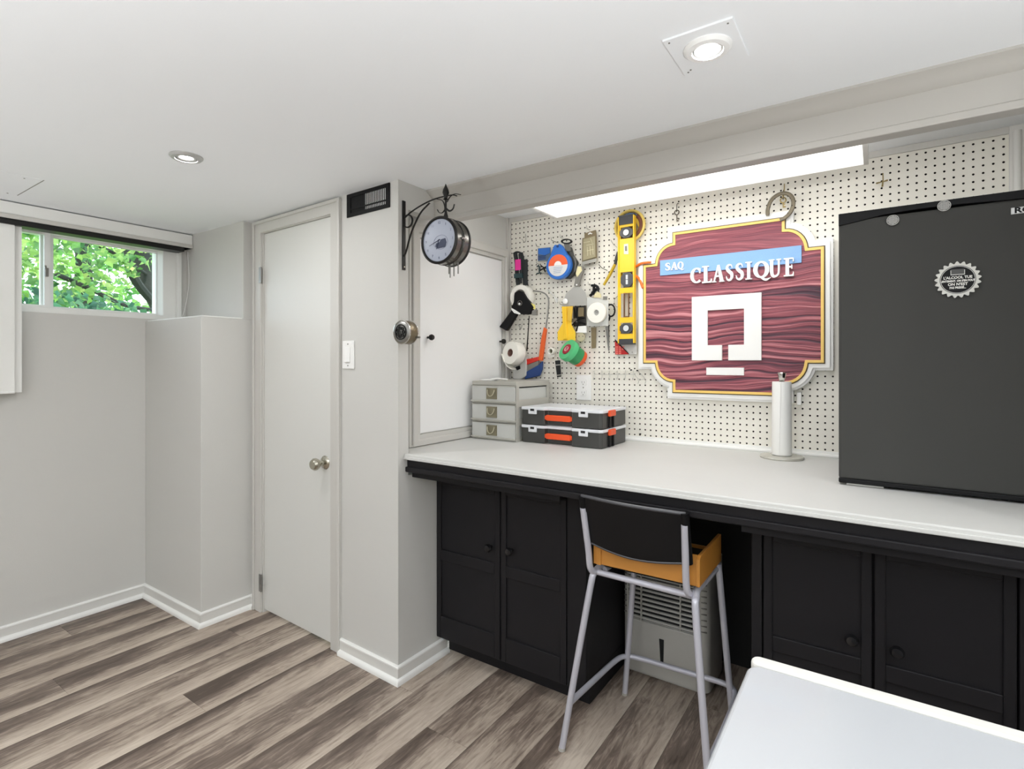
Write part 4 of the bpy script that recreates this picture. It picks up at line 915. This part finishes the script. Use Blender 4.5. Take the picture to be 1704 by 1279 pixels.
for k, (a, b, a2, b2) in enumerate([(312, 440, 385, 455), (318, 455, 390, 478), (312, 492, 345, 488), (340, 430, 372, 480), (350, 490, 392, 496), (322, 430, 330, 480), (335, 470, 380, 440)]):
    yy = 2.355-.004*k; obj('clip', M().tube([P3(a, b, yy), P3((a+a2)/2+6, (b+b2)/2-5, yy), P3(a2, b2, yy)], .0058 if k%3 else .004, 8, flat=.6), [blk, wirem, mat('dark_teal_plastic', (20, 52, 56), .4)][k%3], t, smooth=True)
hook(t, *Z1(340, 425), out=.04)
# 6 blister pack
t = thing('blister_pack', (Z1(685, 330)[0], 2.35, Z1(685, 430)[1]), 'olive brown blister pack of fasteners hanging top centre of the board', 'packet')
yy = 2.34
obj('card', M().prism(shp([(650, 205), (730, 180), (735, 235), (738, 405), (632, 430), (634, 240), (650, 236)], yy), yy, yy+.006), brown, t, bevel=.001)
obj('blister', M().prism(shp([(640, 245), (727, 222), (729, 375), (640, 402)], yy-.006), yy-.008, yy), mat('olive_card', (150, 142, 112), .4, var=.2, scale=60), t, bevel=.003)
obj('header_hole', M().prism(shp([(675, 210), (690, 198), (708, 206), (700, 212), (690, 208), (680, 216)], yy-.001), yy-.002, yy), whitepl, t)
for a, b, a2, b2 in ((645, 272, 690, 262), (665, 290, 715, 280), (670, 300, 674, 365), (690, 295, 694, 360), (708, 290, 712, 355), (668, 330, 716, 318), (694, 240, 706, 275)):
    obj('printed_line', M().tube([P3(a, b, yy-.0085), P3(a2, b2, yy-.0085)], .0011, 5), mat('cream_ink', (216, 210, 178), .5), t)
obj('tray_lip', M().prism(shp([(634, 408), (738, 382), (738, 405), (632, 430)], yy-.005), yy-.008, yy), mat('grey_film', (150, 148, 140), .3), t)
hook(t, *Z1(690, 180), out=.035, up=.014)
# 7 wide taping knife
t = thing('wide_scraper', (Z1(600, 600)[0], 2.34, Z1(600, 720)[1]), 'wide steel taping knife with cream and grey handle hanging below the blister pack', 'scraper')
yy = 2.335
obj('blade', M().prism(shp([(580, 580), (612, 580), (658, 622), (676, 716), (490, 722), (520, 632)], yy), yy, yy+.002), mat('satin_blade', (196, 196, 192), .35, metal=.6), t)
obj('handle', M().prism(shp([(605, 430), (640, 436), (644, 470), (620, 540), (612, 582), (578, 578), (590, 520), (592, 460)], yy-.004), yy-.010, yy+.008), grey, t, bevel=.003)
obj('handle_inlay', M().prism(shp([(604, 440), (628, 440), (634, 470), (600, 516), (590, 492)], yy-.010), yy-.013, yy-.009), mat('cream_inlay', (222, 214, 168), .5), t, bevel=.001)
obj('handle_eyelet', M().lathe([(.004, 0), (.004, .002)], (Z1(596, 570, yy-.01)[0], yy-.010, Z1(596, 570, yy-.01)[1]), (0, -1, 0), 12), whitepl, t)
c = Z1(520, 690, yy); tag(obj('wadded_tissue', M().lathe([(.001, 0), (.012, .002), (.015, .008), (.010, .014), (.001, .016)], (c[0], 2.332, c[1]), (0, -1, 0), 12), whitem, smooth=True), 'small crumpled white tissue stuck on the wide steel knife', 'tissue')
# 8 yellow caulk/putty tool
t = thing('yellow_putty_knife', (Z1(520, 850)[0], 2.34, Z1(520, 940)[1]), 'broad bright yellow plastic trowel hanging above the green tape', 'trowel')
yy = 2.318
obj('blade', M().prism(shp([(490, 725), (566, 722), (556, 850), (585, 905), (585, 965), (460, 965), (460, 905), (496, 842)], yy), yy, yy+.003), yel, t)
obj('spine', M().prism(shp([(514, 730), (524, 730), (522, 850), (530, 955), (500, 955), (512, 850)], yy-.004), yy-.006, yy), yel, t, bevel=.002)
obj('side_flange', M().prism(shp([(530, 728), (566, 724), (556, 830), (530, 820)], yy-.008), yy-.009, yy-.001), yel2, t, bevel=.001)
hook(t, *Z1(505, 712), out=.04)
# 9 card of black hooks
t = thing('hook_card', (Z1(618, 800)[0], 2.35, Z1(618, 965)[1]), 'open pack with black clamps and a beige round base beside the yellow trowel', 'packet')
yy = 2.345
obj('dark_card', M().prism(shp([(570, 724), (660, 720), (660, 860), (572, 866)], yy), yy, yy+.003), mat('dark_card', (52, 50, 48), .5), t)
obj('brown_part', M().prism(shp([(608, 732), (645, 730), (646, 795), (606, 798)], yy-.006), yy-.010, yy), brown, t, bevel=.002)
obj('white_part', M().prism(shp([(590, 866), (664, 860), (666, 912), (586, 910)], yy-.008), yy-.012, yy), whitepl, t, bevel=.002)
obj('steel_bar', M().prism(shp([(528, 818), (600, 806), (600, 836), (536, 832)], yy-.012), yy-.016, yy-.010), steel, t)
c = Z1(625, 940, yy); obj('round_base', M().lathe([(.0235, 0), (.0235, .006), (.020, .008)], (c[0], yy, c[1]), (0, -1, 0), 24), mat('beige_plastic', (196, 186, 158), .5), t)
for dx in (-14, 14): cc = Z1(625+dx, 935, yy-.009); obj('base_hole', M().lathe([(.0024, 0), (.0024, .001)], (cc[0], yy-.0078, cc[1]), (0, -1, 0), 8), darkm, t)
for pts in ([(575, 735), (590, 790), (608, 820), (592, 900)], [(600, 730), (596, 790), (612, 830), (655, 850)], [(560, 860), (600, 820), (650, 805)]):
    obj('black_clamp', M().tube(smoothpath([P3(a, b, yy-.014) for a, b in pts], 5), .0045, 8, flat=.6), blk, t, smooth=True)
obj('wire_edge', M().tube([P3(500, 716, yy-.004), P3(664, 714, yy-.004), P3(666, 862, yy-.004)], .0012, 6), wirem, t)
# 10 roll in clear pack
t = thing('packaged_tape', (Z1(745, 765)[0], 2.34, Z1(745, 872)[1]), 'white tape roll in a clear square clamshell pack', 'tape')
yy = 2.33
obj('clear_shell', M().prism(shp([(668, 655), (820, 680), (820, 862), (668, 865)], yy), yy, yy+.004), clearp, t, bevel=.001)
c = Z1(738, 768, yy-.01); roll(t, 'tape_roll', (c[0], yy, c[1]), abs(Z1(806, 768, yy)[0]-Z1(670, 768, yy)[0])/2*.98, .0135, .016, tapew)
obj('hub', M().lathe([(.0135, 0), (.0135, .008), (.010, .009), (.003, .009)], (c[0], yy, c[1]), (0, -1, 0), 24), mat('hub_grey', (170, 170, 168), .4), t)
obj('hub_slot', M().box(c[0]-.006, c[0]+.006, yy-.0098, yy-.0088, c[1]-.001, c[1]+.001), grey, t)
obj('gold_sticker', M().prism(shp([(715, 660), (725, 632), (745, 618), (766, 635), (770, 660)], yy-.003), yy-.004, yy), mat('gold_sticker', (214, 204, 160), .4), t)
obj('barcode', M().prism(shp([(783, 652), (812, 652), (812, 676), (783, 676)], yy-.003), yy-.004, yy-.001), grey, t)
t = thing('black_nozzle_set', (Z1(718, 610)[0], 2.34, Z1(718, 655)[1]), 'clutch of small black hose fittings hooked above the clear tape pack', 'fittings')
for pts, r in (([(690, 650), (715, 620), (718, 575)], .007), ([(700, 575), (735, 578), (745, 610)], .006), ([(735, 575), (750, 590), (748, 640)], .004), ([(705, 630), (735, 600)], .008), ([(722, 640), (715, 600)], .006)):
    obj('fitting', M().tube(smoothpath([P3(a, b, 2.345) for a, b in pts], 4), r, 8), blk, t, smooth=True)
hook(t, *Z1(698, 572), out=.03)
# 11 scissors
t = thing('scissors', (Z1(830, 850)[0], 2.34, Z1(830, 1040)[1]), 'black handled scissors with long steel blades left of the yellow level', 'scissors')
yy = 2.345
lp = [(838+28*math.cos(a), 752+42*math.sin(a)) for a in [2*PI*i/20 for i in range(20)]]
obj('handle', M().tube([P3(a, b, yy) for a, b in lp], .004, 8, closed=True), blk, t, smooth=True)
obj('handle', M().tube(smoothpath([P3(800, 800, yy), P3(822, 820, yy), P3(832, 790, yy)], 4), .0045, 8), blk, t, smooth=True)
obj('blade', M().prism(shp([(797, 862), (818, 862), (828, 1036), (820, 1040)], yy), yy, yy+.002), steel, t)
obj('blade', M().prism(shp([(810, 862), (826, 862), (826, 1038)], yy+.003), yy+.003, yy+.005), mat('dark_steel', (90, 88, 84), .35, metal=.8), t)
obj('peg_hook', M().tube(smoothpath([P3(885, 650, 2.366), P3(862, 680, yy), P3(872, 722, yy), P3(890, 728, yy)], 5), .0015, 6), wirem, t)
# 12 file
t = tag(obj('flat_file', M().prism(shp([(697, 872), (733, 872), (730, 1018), (700, 1022)], 2.35), 2.350, 2.354), brown, bevel=.0008), 'short flat brown ruler hanging below the clear tape pack', 'ruler')
# 13 stack of tapes on a peg: green, crimson, orange
ax = Vector(P3(519, 1022, 2.262))-Vector(P3(622, 1096, 2.340)); axn = ax.normalized()
c0 = Vector(P3(622, 1096, 2.340))
t = thing('orange_tape_roll', tuple(c0), 'orange tape roll at the back of the green tape stack, lower right', 'tape')
roll(t, 'tape_roll', tuple(c0+axn*-.004), .0420, .02, .020, mat('orange_tape', (222, 88, 40), .4), tuple(axn))
t = thing('green_tape_roll', tuple(c0), 'darker green tape roll between the orange roll and the front green roll', 'tape', 'green tape rolls on one peg')
roll(t, 'tape_roll', tuple(c0+axn*.0165), .0440, .02, .048, mat('green_tape_dark', (48, 140, 84), .4), tuple(axn))
t = thing('green_tape_roll', tuple(c0), 'bright green tape roll at the front of the peg below the yellow trowel', 'tape', 'green tape rolls on one peg')
roll(t, 'tape_roll', tuple(c0+axn*.065), .0535, .0275, .028, grn, tuple(axn))
t = thing('crimson_tape_roll', tuple(c0), 'small crimson electrical tape roll inside the front green roll', 'tape')
roll(t, 'tape_roll', tuple(c0+axn*.078), .0270, .0140, .018, crim, tuple(axn))
roll(t, 'inner_roll', tuple(c0+axn*.082), .0140, .0105, .016, mat('pink_core', (222, 168, 168), .5), tuple(axn))
obj('back_of_core', M().lathe([(.0105, 0), (.0105, .001)], tuple(c0+axn*.084), tuple(axn), 16), crim, t)
obj('peg', M().tube([Vector((c0.x, PY, c0.z)), c0+axn*.06], .004, 8), wirem, t)
# 14 small roll and black buckle
t = thing('small_white_roll', (Z1(412, 1050)[0], 2.34, Z1(412, 1090)[1]), 'small white tape roll with open hole left of the green tapes', 'tape')
c = Z1(411, 1040, 2.33); roll(t, 'tape_roll', (c[0], 2.355, c[1]), .0175, .0115, .028, tapew)
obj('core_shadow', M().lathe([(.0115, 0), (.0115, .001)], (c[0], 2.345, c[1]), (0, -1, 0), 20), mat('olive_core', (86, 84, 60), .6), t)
obj('tail', M().prism(shp([(385, 1062), (440, 1050), (438, 1082), (398, 1092)], 2.352), 2.352, 2.354), tapew, t)
t = thing('black_buckle_strap', (Z1(462, 1160)[0], 2.345, Z1(462, 1225)[1]), 'short black strap with silver buckle dangling under the green tape', 'strap')
obj('strap', M().prism(shp([(440, 1108), (475, 1105), (482, 1222), (455, 1226)], 2.335), 2.335, 2.342), mat('black_webbing', (26, 30, 32), .7), t, bevel=.002)
for a in (1136, 1208): obj('buckle', M().prism(shp([(443+(a-1136)*.16, a), (478+(a-1136)*.05, a-3), (479+(a-1136)*.05, a+4), (444+(a-1136)*.16, a+8)], 2.333), 2.331, 2.336), wirem, t)
obj('peg_hook', M().tube([P3(462, 1108, 2.338), P3(470, 1092, 2.338), (Z1(470, 1092)[0], PY, Z1(470, 1092)[1])], .0016, 6), wirem, t)
# 15 spirit level
t = thing('spirit_level', (Z1(945, 600)[0], 2.33, Z1(945, 1000)[1]), 'long yellow spirit level hanging upright left of the red sign', 'level')
yy = 2.322
A, B = Z1(886, 85, yy), Z1(966, 82, yy); zb = Z1(905, 985, yy)[1]; zt = Z1(890, 90, yy)[1]
x0 = Z1(890, 500, yy)[0]; x1 = Z1(974, 500, yy)[0]; x2 = Z1(1006, 500, yy)[0]
zz = lambda v_: Z1(935, v_, yy)[1]
Wm = mat('vial_surround', (74, 76, 80), .4); vg = mat('vial_fluid', (214, 218, 220), .1)
# web with real openings
web = M(); segs = [(1000-2, 985-10), (0, 0)]
ops = [(zz(240), zz(158)), (zz(590), zz(478)), (zz(800), zz(628)), (zz(918), zz(838))]
cur = zt
for lo, hi in ops:
    web.box(x0, x2-.004, yy+.008, yy+.014, hi, cur); cur = lo
    web.box(x0, x0+.008, yy+.008, yy+.014, lo, hi); web.box(x2-.012, x2-.004, yy+.008, yy+.014, lo, hi)
web.box(x0, x2-.004, yy+.008, yy+.014, zb, cur)
obj('web', web, yel, t)
obj('flange', M().box(x0-.003, x0+.002, yy, yy+.024, zb, zt), yel, t, bevel=.001)
obj('flange', M().box(x2-.007, x2-.002, yy-.002, yy+.024, zb, zt), yel, t, bevel=.001)
obj('end_cap', M().box(x0-.002, x2-.003, yy+.002, yy+.022, zt-.002, zt+.006).box(x0, x2-.008, yy+.004, yy+.010, zz(140), zt), mat('dark_grey_cap', (60, 62, 66), .5), t)
obj('end_cap', M().box(x0-.002, x2-.003, yy+.002, yy+.022, zb-.006, zb+.002).box(x0, x2-.008, yy+.005, yy+.009, zb, zb+.020), mat('dark_grey_cap', (60, 62, 66), .5), t)
xm = (x0+x2)/2-.002
for (lo, hi), k in ((ops[0], 0), (ops[1], 1), (ops[3], 2)):
    zc_ = (lo+hi)/2; h = (hi-lo)/2; cx_ = xm if k != 1 else xm+.004
    vv = obj('vial_housing', M().prism([(cx_+(x2-x0)*.44*math.cos(a), zc_+h*math.sin(a)) for a in [PI/8+2*PI*i/8 for i in range(8)]], yy+.003, yy+.016), Wm, t, bevel=.002)
    obj('vial', M().lathe([(h*.55, 0), (h*.55, .003)], (cx_, yy+.0035, zc_), (0, -1, 0), 20) if k != 1 else M().box(cx_-.005, cx_+.005, yy, yy+.004, zc_-h*.6, zc_+h*.6), vg, vv)
    obj('bubble_ring', M().ring(circle(cx_, zc_, h*.62, 20), circle(cx_, zc_, h*.54, 20), yy+.0, yy+.003) if k != 1 else M().box(cx_-.0055, cx_+.0055, yy-.001, yy+.0005, zc_-.001, zc_+.001), darkm, vv)
obj('hand_slot_liner', M().ring(shp([(928, 628), (965, 628), (965, 800), (928, 800)], yy+.008), shp([(934, 636), (960, 636), (960, 792), (934, 792)], yy+.008), yy+.006, yy+.016), mat('brown_liner', (120, 88, 60), .6), t)
obj('price_sticker', M().prism(shp([(930, 282), (960, 278), (962, 352), (930, 352)], yy+.006), yy+.006, yy+.008), mat('sticker_white', (226, 222, 206), .6), t)
obj('sticker_mark', M().prism(shp([(938, 296), (952, 294), (953, 330), (938, 330)], yy+.0052), yy+.005, yy+.006), grey, t)
# 16 yellow cord spool behind level top
t = thing('yellow_spool', (Z1(968, 150)[0], 2.35, Z1(968, 260)[1]), 'round yellow spool with blue and brown coils behind the level top', 'spool')
c = Z1(967, 150, 2.345); rs = .075
obj('rim', M().lathe([(rs*.86, 0), (rs, .002), (rs, .010), (rs*.9, .013), (rs*.84, .008), (rs*.84, .0)], (c[0], 2.358, c[1]), (0, -1, 0), 40, cap=False), mat('pale_yellow_rim', (222, 196, 104), .5), t, smooth=True)
obj('coil', M().lathe([(rs*.84, 0), (rs*.8, .006), (rs*.66, .006), (rs*.6, .003)], (c[0], 2.358, c[1]), (0, -1, 0), 40, cap=False), mat('brown_cord', (120, 76, 60), .7), t, smooth=True)
obj('blue_coil', M().tube([(c[0]+rs*.74*math.cos(a), 2.350, c[1]+rs*.74*math.sin(a)) for a in [.9+i*.14 for i in range(12)]], .004, 8), mat('blue_cord', (90, 120, 160), .6), t, smooth=True)
obj('hub', M().lathe([(rs*.6, 0), (rs*.6, .003)], (c[0], 2.358, c[1]), (0, -1, 0), 28), mat('yellow_hub', (214, 180, 60), .5), t)
for a in (-.6, -.2, .2): obj('cord', M().tube([(c[0]+.02, 2.348, c[1]+.03+a*.01), (c[0]+.040+a*.01, 2.348, c[1]-.02+a*.02)], .003, 6), mat('grey_cord', (110, 100, 84), .7), t)
# 17 yellow handled pliers, orange pliers, red packet
t = thing('yellow_pliers', (Z1(830, 450)[0], 2.34, Z1(800, 580)[1]), 'pliers with dull yellow grips hanging at the left edge of the level', 'pliers')
obj('grip', M().tube([P3(868, 425, 2.335), P3(830, 500, 2.335), P3(788, 572, 2.335)], [.0095, .0105, .008], 10, flat=.7), mat('dull_yellow_grip', (190, 160, 40), .5), t, smooth=True)
obj('jaw', M().tube([P3(868, 428, 2.337), P3(880, 370, 2.34), P3(886, 335, 2.342)], [.007, .008, .004], 8, flat=.6), blks, t, smooth=True)
obj('grip', M().tube(smoothpath([P3(885, 360, 2.35), P3(905, 430, 2.35), P3(912, 520, 2.35)], 4), .007, 8, flat=.7), mat('dull_yellow_grip', (190, 160, 40), .5), t, smooth=True)
t = tag(obj('cable_tie', M().tube(smoothpath([P3(752, 425, 2.366), P3(775, 450, 2.355), P3(812, 468, 2.345)], 5), .0014, 6), blk, smooth=True), 'thin black bent wire peg below the blister pack', 'peg')
t = tag(obj('wire_peg', M().tube(smoothpath([P3(838, 252, 2.368), P3(852, 278, 2.355), P3(882, 305, 2.345)], 5), .0013, 6), wirem, smooth=True), 'thin bent wire peg beside the upper part of the level', 'peg')
t = thing('orange_pliers', (Z1(1050, 500)[0], 2.345, Z1(1065, 590)[1]), 'pliers with curved orange handles between the level and the sign', 'pliers')
og = mat('orange_grip_rubber', (226, 112, 40), .45)
obj('grip', M().tube(smoothpath([P3(985, 450, 2.352), P3(1010, 445, 2.350), P3(1050, 420, 2.330), P3(1095, 412, 2.322), P3(1122, 410, 2.322)], 5), .0055, 10), og, t, smooth=True)
obj('grip', M().tube(smoothpath([P3(985, 495, 2.352), P3(1018, 510, 2.350), P3(1045, 538, 2.340), P3(1066, 592, 2.330)], 5), .006, 10), og, t, smooth=True)
obj('jaw', M().tube([P3(990, 450, 2.352), P3(960, 475, 2.354), P3(990, 497, 2.352)], .006, 8), blks, t, smooth=True)
t = thing('saw_blade_packet', (Z1(945, 1000)[0], 2.35, Z1(945, 1065)[1]), 'red and white carded packet peeking out under the level', 'packet')
obj('card', M().prism(shp([(866, 880), (1022, 880), (1022, 1062), (868, 1065)], 2.355), 2.355, 2.358), mat('pale_card', (206, 204, 200), .5), t)
obj('red_corner', M().prism(shp([(866, 968), (965, 1063), (868, 1065)], 2.353), 2.353, 2.3552), mat('packet_red', (190, 34, 36), .4), t)
obj('black_edge', M().prism(shp([(866, 955), (960, 1050), (966, 1064), (866, 968)], 2.352), 2.352, 2.3535), blk, t)
for k in range(4):
    for j in range(3-k//2): obj('product_print', M().prism(shp([(872+j*22, 1006+k*15), (888+j*22, 1006+k*15), (888+j*22, 1016+k*15), (872+j*22, 1016+k*15)], 2.352), 2.3522, 2.3532), mat('packet_pink', (226, 120, 110), .5), t)
obj('ce_mark', M().ring(circle(*Z1(990, 1048, 2.354), .003, 14), circle(*Z1(990, 1048, 2.354), .002, 14), 2.3538, 2.3552), grey, t)
# 19 loose hooks
def loosehook(pts, label, r=.0016, mt=wirem): return tag(obj('peg_hook', M().tube(smoothpath([P3(a, b, y_) for a, b, y_ in pts], 5), r, 6), mt, smooth=True), label, 'hook')
loosehook([(232, 210, 2.368), (234, 245, 2.355), (228, 268, 2.34), (206, 245, 2.338)], 'empty wire peg hook near the top left corner of the pegboard')
loosehook([(390, 605, 2.368), (430, 645, 2.34), (445, 668, 2.33), (448, 690, 2.33)], 'empty clear plastic peg hook left of the wide steel knife', .003, clearp)
loosehook([(332, 920, 2.369), (350, 938, 2.34)], 'short black peg between the saw blade and orange grip', .0014, blk)
loosehook([(180, 850, 2.369), (200, 880, 2.34), (210, 830, 2.335)], 'bent wire peg hook below the tape gun')
ch_ = tag(obj('clear_clip', M().prism(shp([(442, 660), (462, 665), (458, 698), (444, 694)], 2.345), 2.340, 2.352), clearp, bevel=.001), 'small clear plastic clip left of the wide steel knife', 'clip')
# 20 wire hook rack
t = thing('wire_hook_rack', (Z1(850, 1190)[0], 2.36, Z1(850, 1240)[1]), 'low wire hook strip right of the outlet, seven prongs', 'hook rack')
yy = 2.352; z4 = lambda x, y: (390 and ((930+x/9.467-820)*4.264, (600+y/9.467-340)*4.264))
def P4(x, y, y_): a, b = z4(x, y); return P3(a, b, y_)
obj('long_wire', M().tube([P4(560, 215, yy), P4(1200, 215, yy)], .0013, 6), rackw, t)
obj('long_wire', M().tube([P4(500, 150, 2.362), P4(1180, 158, 2.362)], .0012, 6), mat('white_wire', (224, 222, 214), .4), t)
for k, x_ in enumerate((560, 680, 800, 925, 1050, 1178)):
    obj('prong', M().tube(smoothpath([P4(x_-6, 150, 2.366), P4(x_, 215, yy), P4(x_-4, 265, 2.345), P4(x_-14, 300, 2.335), P4(x_-16, 270, 2.325)], 4), .0014, 6), rackw, t, smooth=True)
obj('prong', M().tube(smoothpath([P4(1190, 215, yy), P4(1260, 290, 2.34), P4(1330, 292, 2.335), P4(1345, 265, 2.35), P4(1250, 165, 2.366)], 4), .0014, 6), rackw, t, smooth=True)
for a, b in ((1250, 360), (1360, 360)): obj('prong_tip', M().tube(smoothpath([P4(a-5, 295, 2.335), P4(a+8, 325, 2.33), P4(a-4, b, 2.33)], 4), .0014, 6), rackw, t, smooth=True)
for k in range(6): obj('white_loop', M().tube([P4(575+k*120+45*math.cos(a), 180+26*math.sin(a), 2.358) for a in [2*PI*i/12 for i in range(12)]], .0010, 5, closed=True), mat('white_wire', (224, 222, 214), .4), t)
for a, b in ((1145, 145), (1243, 155)): obj('black_screw', M().lathe([(.003, 0), (.003, .012), (.0015, .013)], P4(a, b, 2.366), (0, -1, 0), 8), blk, t)
# 21 outlet
t = thing('wall_outlet', (-1.187, 2.37, 1.069), 'white duplex electrical outlet on the pegboard behind the tool cases', 'outlet')
ox0, ox1, oz0, oz1 = -1.228, -1.148, 1.066, 1.190
obj('cover_plate', M().box(ox0, ox1, 2.363, 2.370, oz0, oz1), whitepl, t, bevel=.003)
for zc_ in (1.153, 1.103):
    f_ = obj('receptacle', M().prism([(a, b) for a, b in rrect(-1.206, -1.172, zc_-.015, zc_+.015, .008)], 2.3605, 2.364), whitepl, t)
    obj('slot', M().box(-1.1965, -1.195, 2.3598, 2.361, zc_-.003, zc_+.006).box(-1.183, -1.1815, 2.3598, 2.361, zc_-.003, zc_+.006).box(-1.191, -1.187, 2.3598, 2.361, zc_-.011, zc_-.007), grey, f_)
obj('screw', M().lathe([(.003, 0), (.003, .001)], (-1.189, 2.3632, 1.128), (0, -1, 0), 10), grey, t)
# 22 keys, horseshoe, cross
def key(name, x, z, label, L_k=.055, mt=None):
    mt = mt or mat('old_iron', (96, 90, 80), .45, metal=.7); yk = 2.345
    t = thing(name, (x, yk, z-L_k), label, 'key')
    obj('bow', M().tube([(x+.010*math.cos(a), yk, z+.010*math.sin(a)) for a in [2*PI*i/14 for i in range(14)]], .0024, 6, closed=True), mt, t, smooth=True)
    obj('shank', M().tube([(x, yk, z-.009), (x+.001, yk, z-L_k+.015)], .0024, 8), mt, t)
    obj('bit', M().box(x+.001, x+.009, yk-.001, yk+.001, z-L_k+.015, z-L_k+.021).box(x+.001, x+.008, yk-.001, yk+.001, z-L_k+.026, z-L_k+.031), mt, t)
    obj('peg_hook', M().tube(smoothpath([(x, PY+.003, z+.045), (x+.0005, 2.355, z+.042), (x, yk, z+.03), (x, yk, z+.004), (x, yk-.004, z+.008)], 4), .0018, 6), mat('dark_wire', (88, 84, 78), .4, metal=.7), t, smooth=True)
key('old_key', -.727, 1.905, 'small old iron key hanging alone above the left half of the sign')
t = thing('horseshoe', (-.32, 2.34, 1.81), 'old iron horseshoe hanging over the top right edge of the sign', 'horseshoe')
P5 = lambda x, y, y_: tuple(onY(1040+x/3.367, 300+y/3.367, y_))
hs = [(800, 198), (800, 165), (815, 120), (845, 88), (885, 72), (922, 80), (942, 110), (940, 150), (922, 185), (895, 210), (868, 222)]
obj('shoe', M().tube(smoothpath([P5(a, b, 2.322) for a, b in hs], 4), [.0055]+[.0075]*39+[.0055], 8, flat=.55), mat('rusty_iron', (112, 104, 88), .5, metal=.5, var=.3, scale=60), t, smooth=True)
for a, b in ((812, 150), (840, 104), (925, 100), (936, 140), (912, 182)): q_ = P5(a, b, 2.3175); obj('nail_hole', M().lathe([(.0018, 0), (.0018, .001)], (q_[0], 2.3185, q_[2]), (0, -1, 0), 8), darkm, t)
obj('peg_hook', M().tube(smoothpath([P5(893, 20, 2.368), P5(893, 45, 2.35), P5(890, 75, 2.33), P5(886, 95, 2.315), P5(884, 82, 2.308)], 4), .002, 6), mat('brass_wire', (170, 150, 96), .35, metal=.7), t, smooth=True)
key('brass_key', P5(886, 105, 2.345)[0], P5(886, 105, 2.345)[2]-.004, 'small brass key dangling inside the horseshoe', .045, mat('brass_old', (158, 140, 92), .4, metal=.7))
t = thing('hanging_cross', (.014, 2.35, 1.88), 'small brass cross shaped hook on the pegboard above the fridge', 'cross')
bm_ = mat('brass_old', (158, 140, 92), .4, metal=.7)
obj('upright', M().tube([(.014, 2.352, 1.932), (.0145, 2.350, 1.905), (.012, 2.346, 1.882)], [.0016, .002, .003], 8), bm_, t, smooth=True)
obj('crossbar', M().tube([(-.006, 2.345, 1.897), (.014, 2.349, 1.9005), (.028, 2.345, 1.902)], [.003, .0016, .0035], 8), bm_, t, smooth=True)
t = thing('shelf_bracket_clip', (-.255, 2.35, 1.09), 'white plastic bracket clip on the pegboard under the sign by the paper towel', 'bracket')
obj('plate', M().box(-.262, -.246, 2.352, 2.370, 1.085, 1.135), whitepl, t, bevel=.002)
tag(obj('black_push_pin', M().lathe([(.004, 0), (.004, .006), (.002, .008)], (-.902, 2.370, .922), (0, -1, 0), 10), blk), 'tiny black peg low on the pegboard right of the cases', 'pin')
for o in list(bpy.data.objects):
    if '_w' in o.keys(): del o['_w']
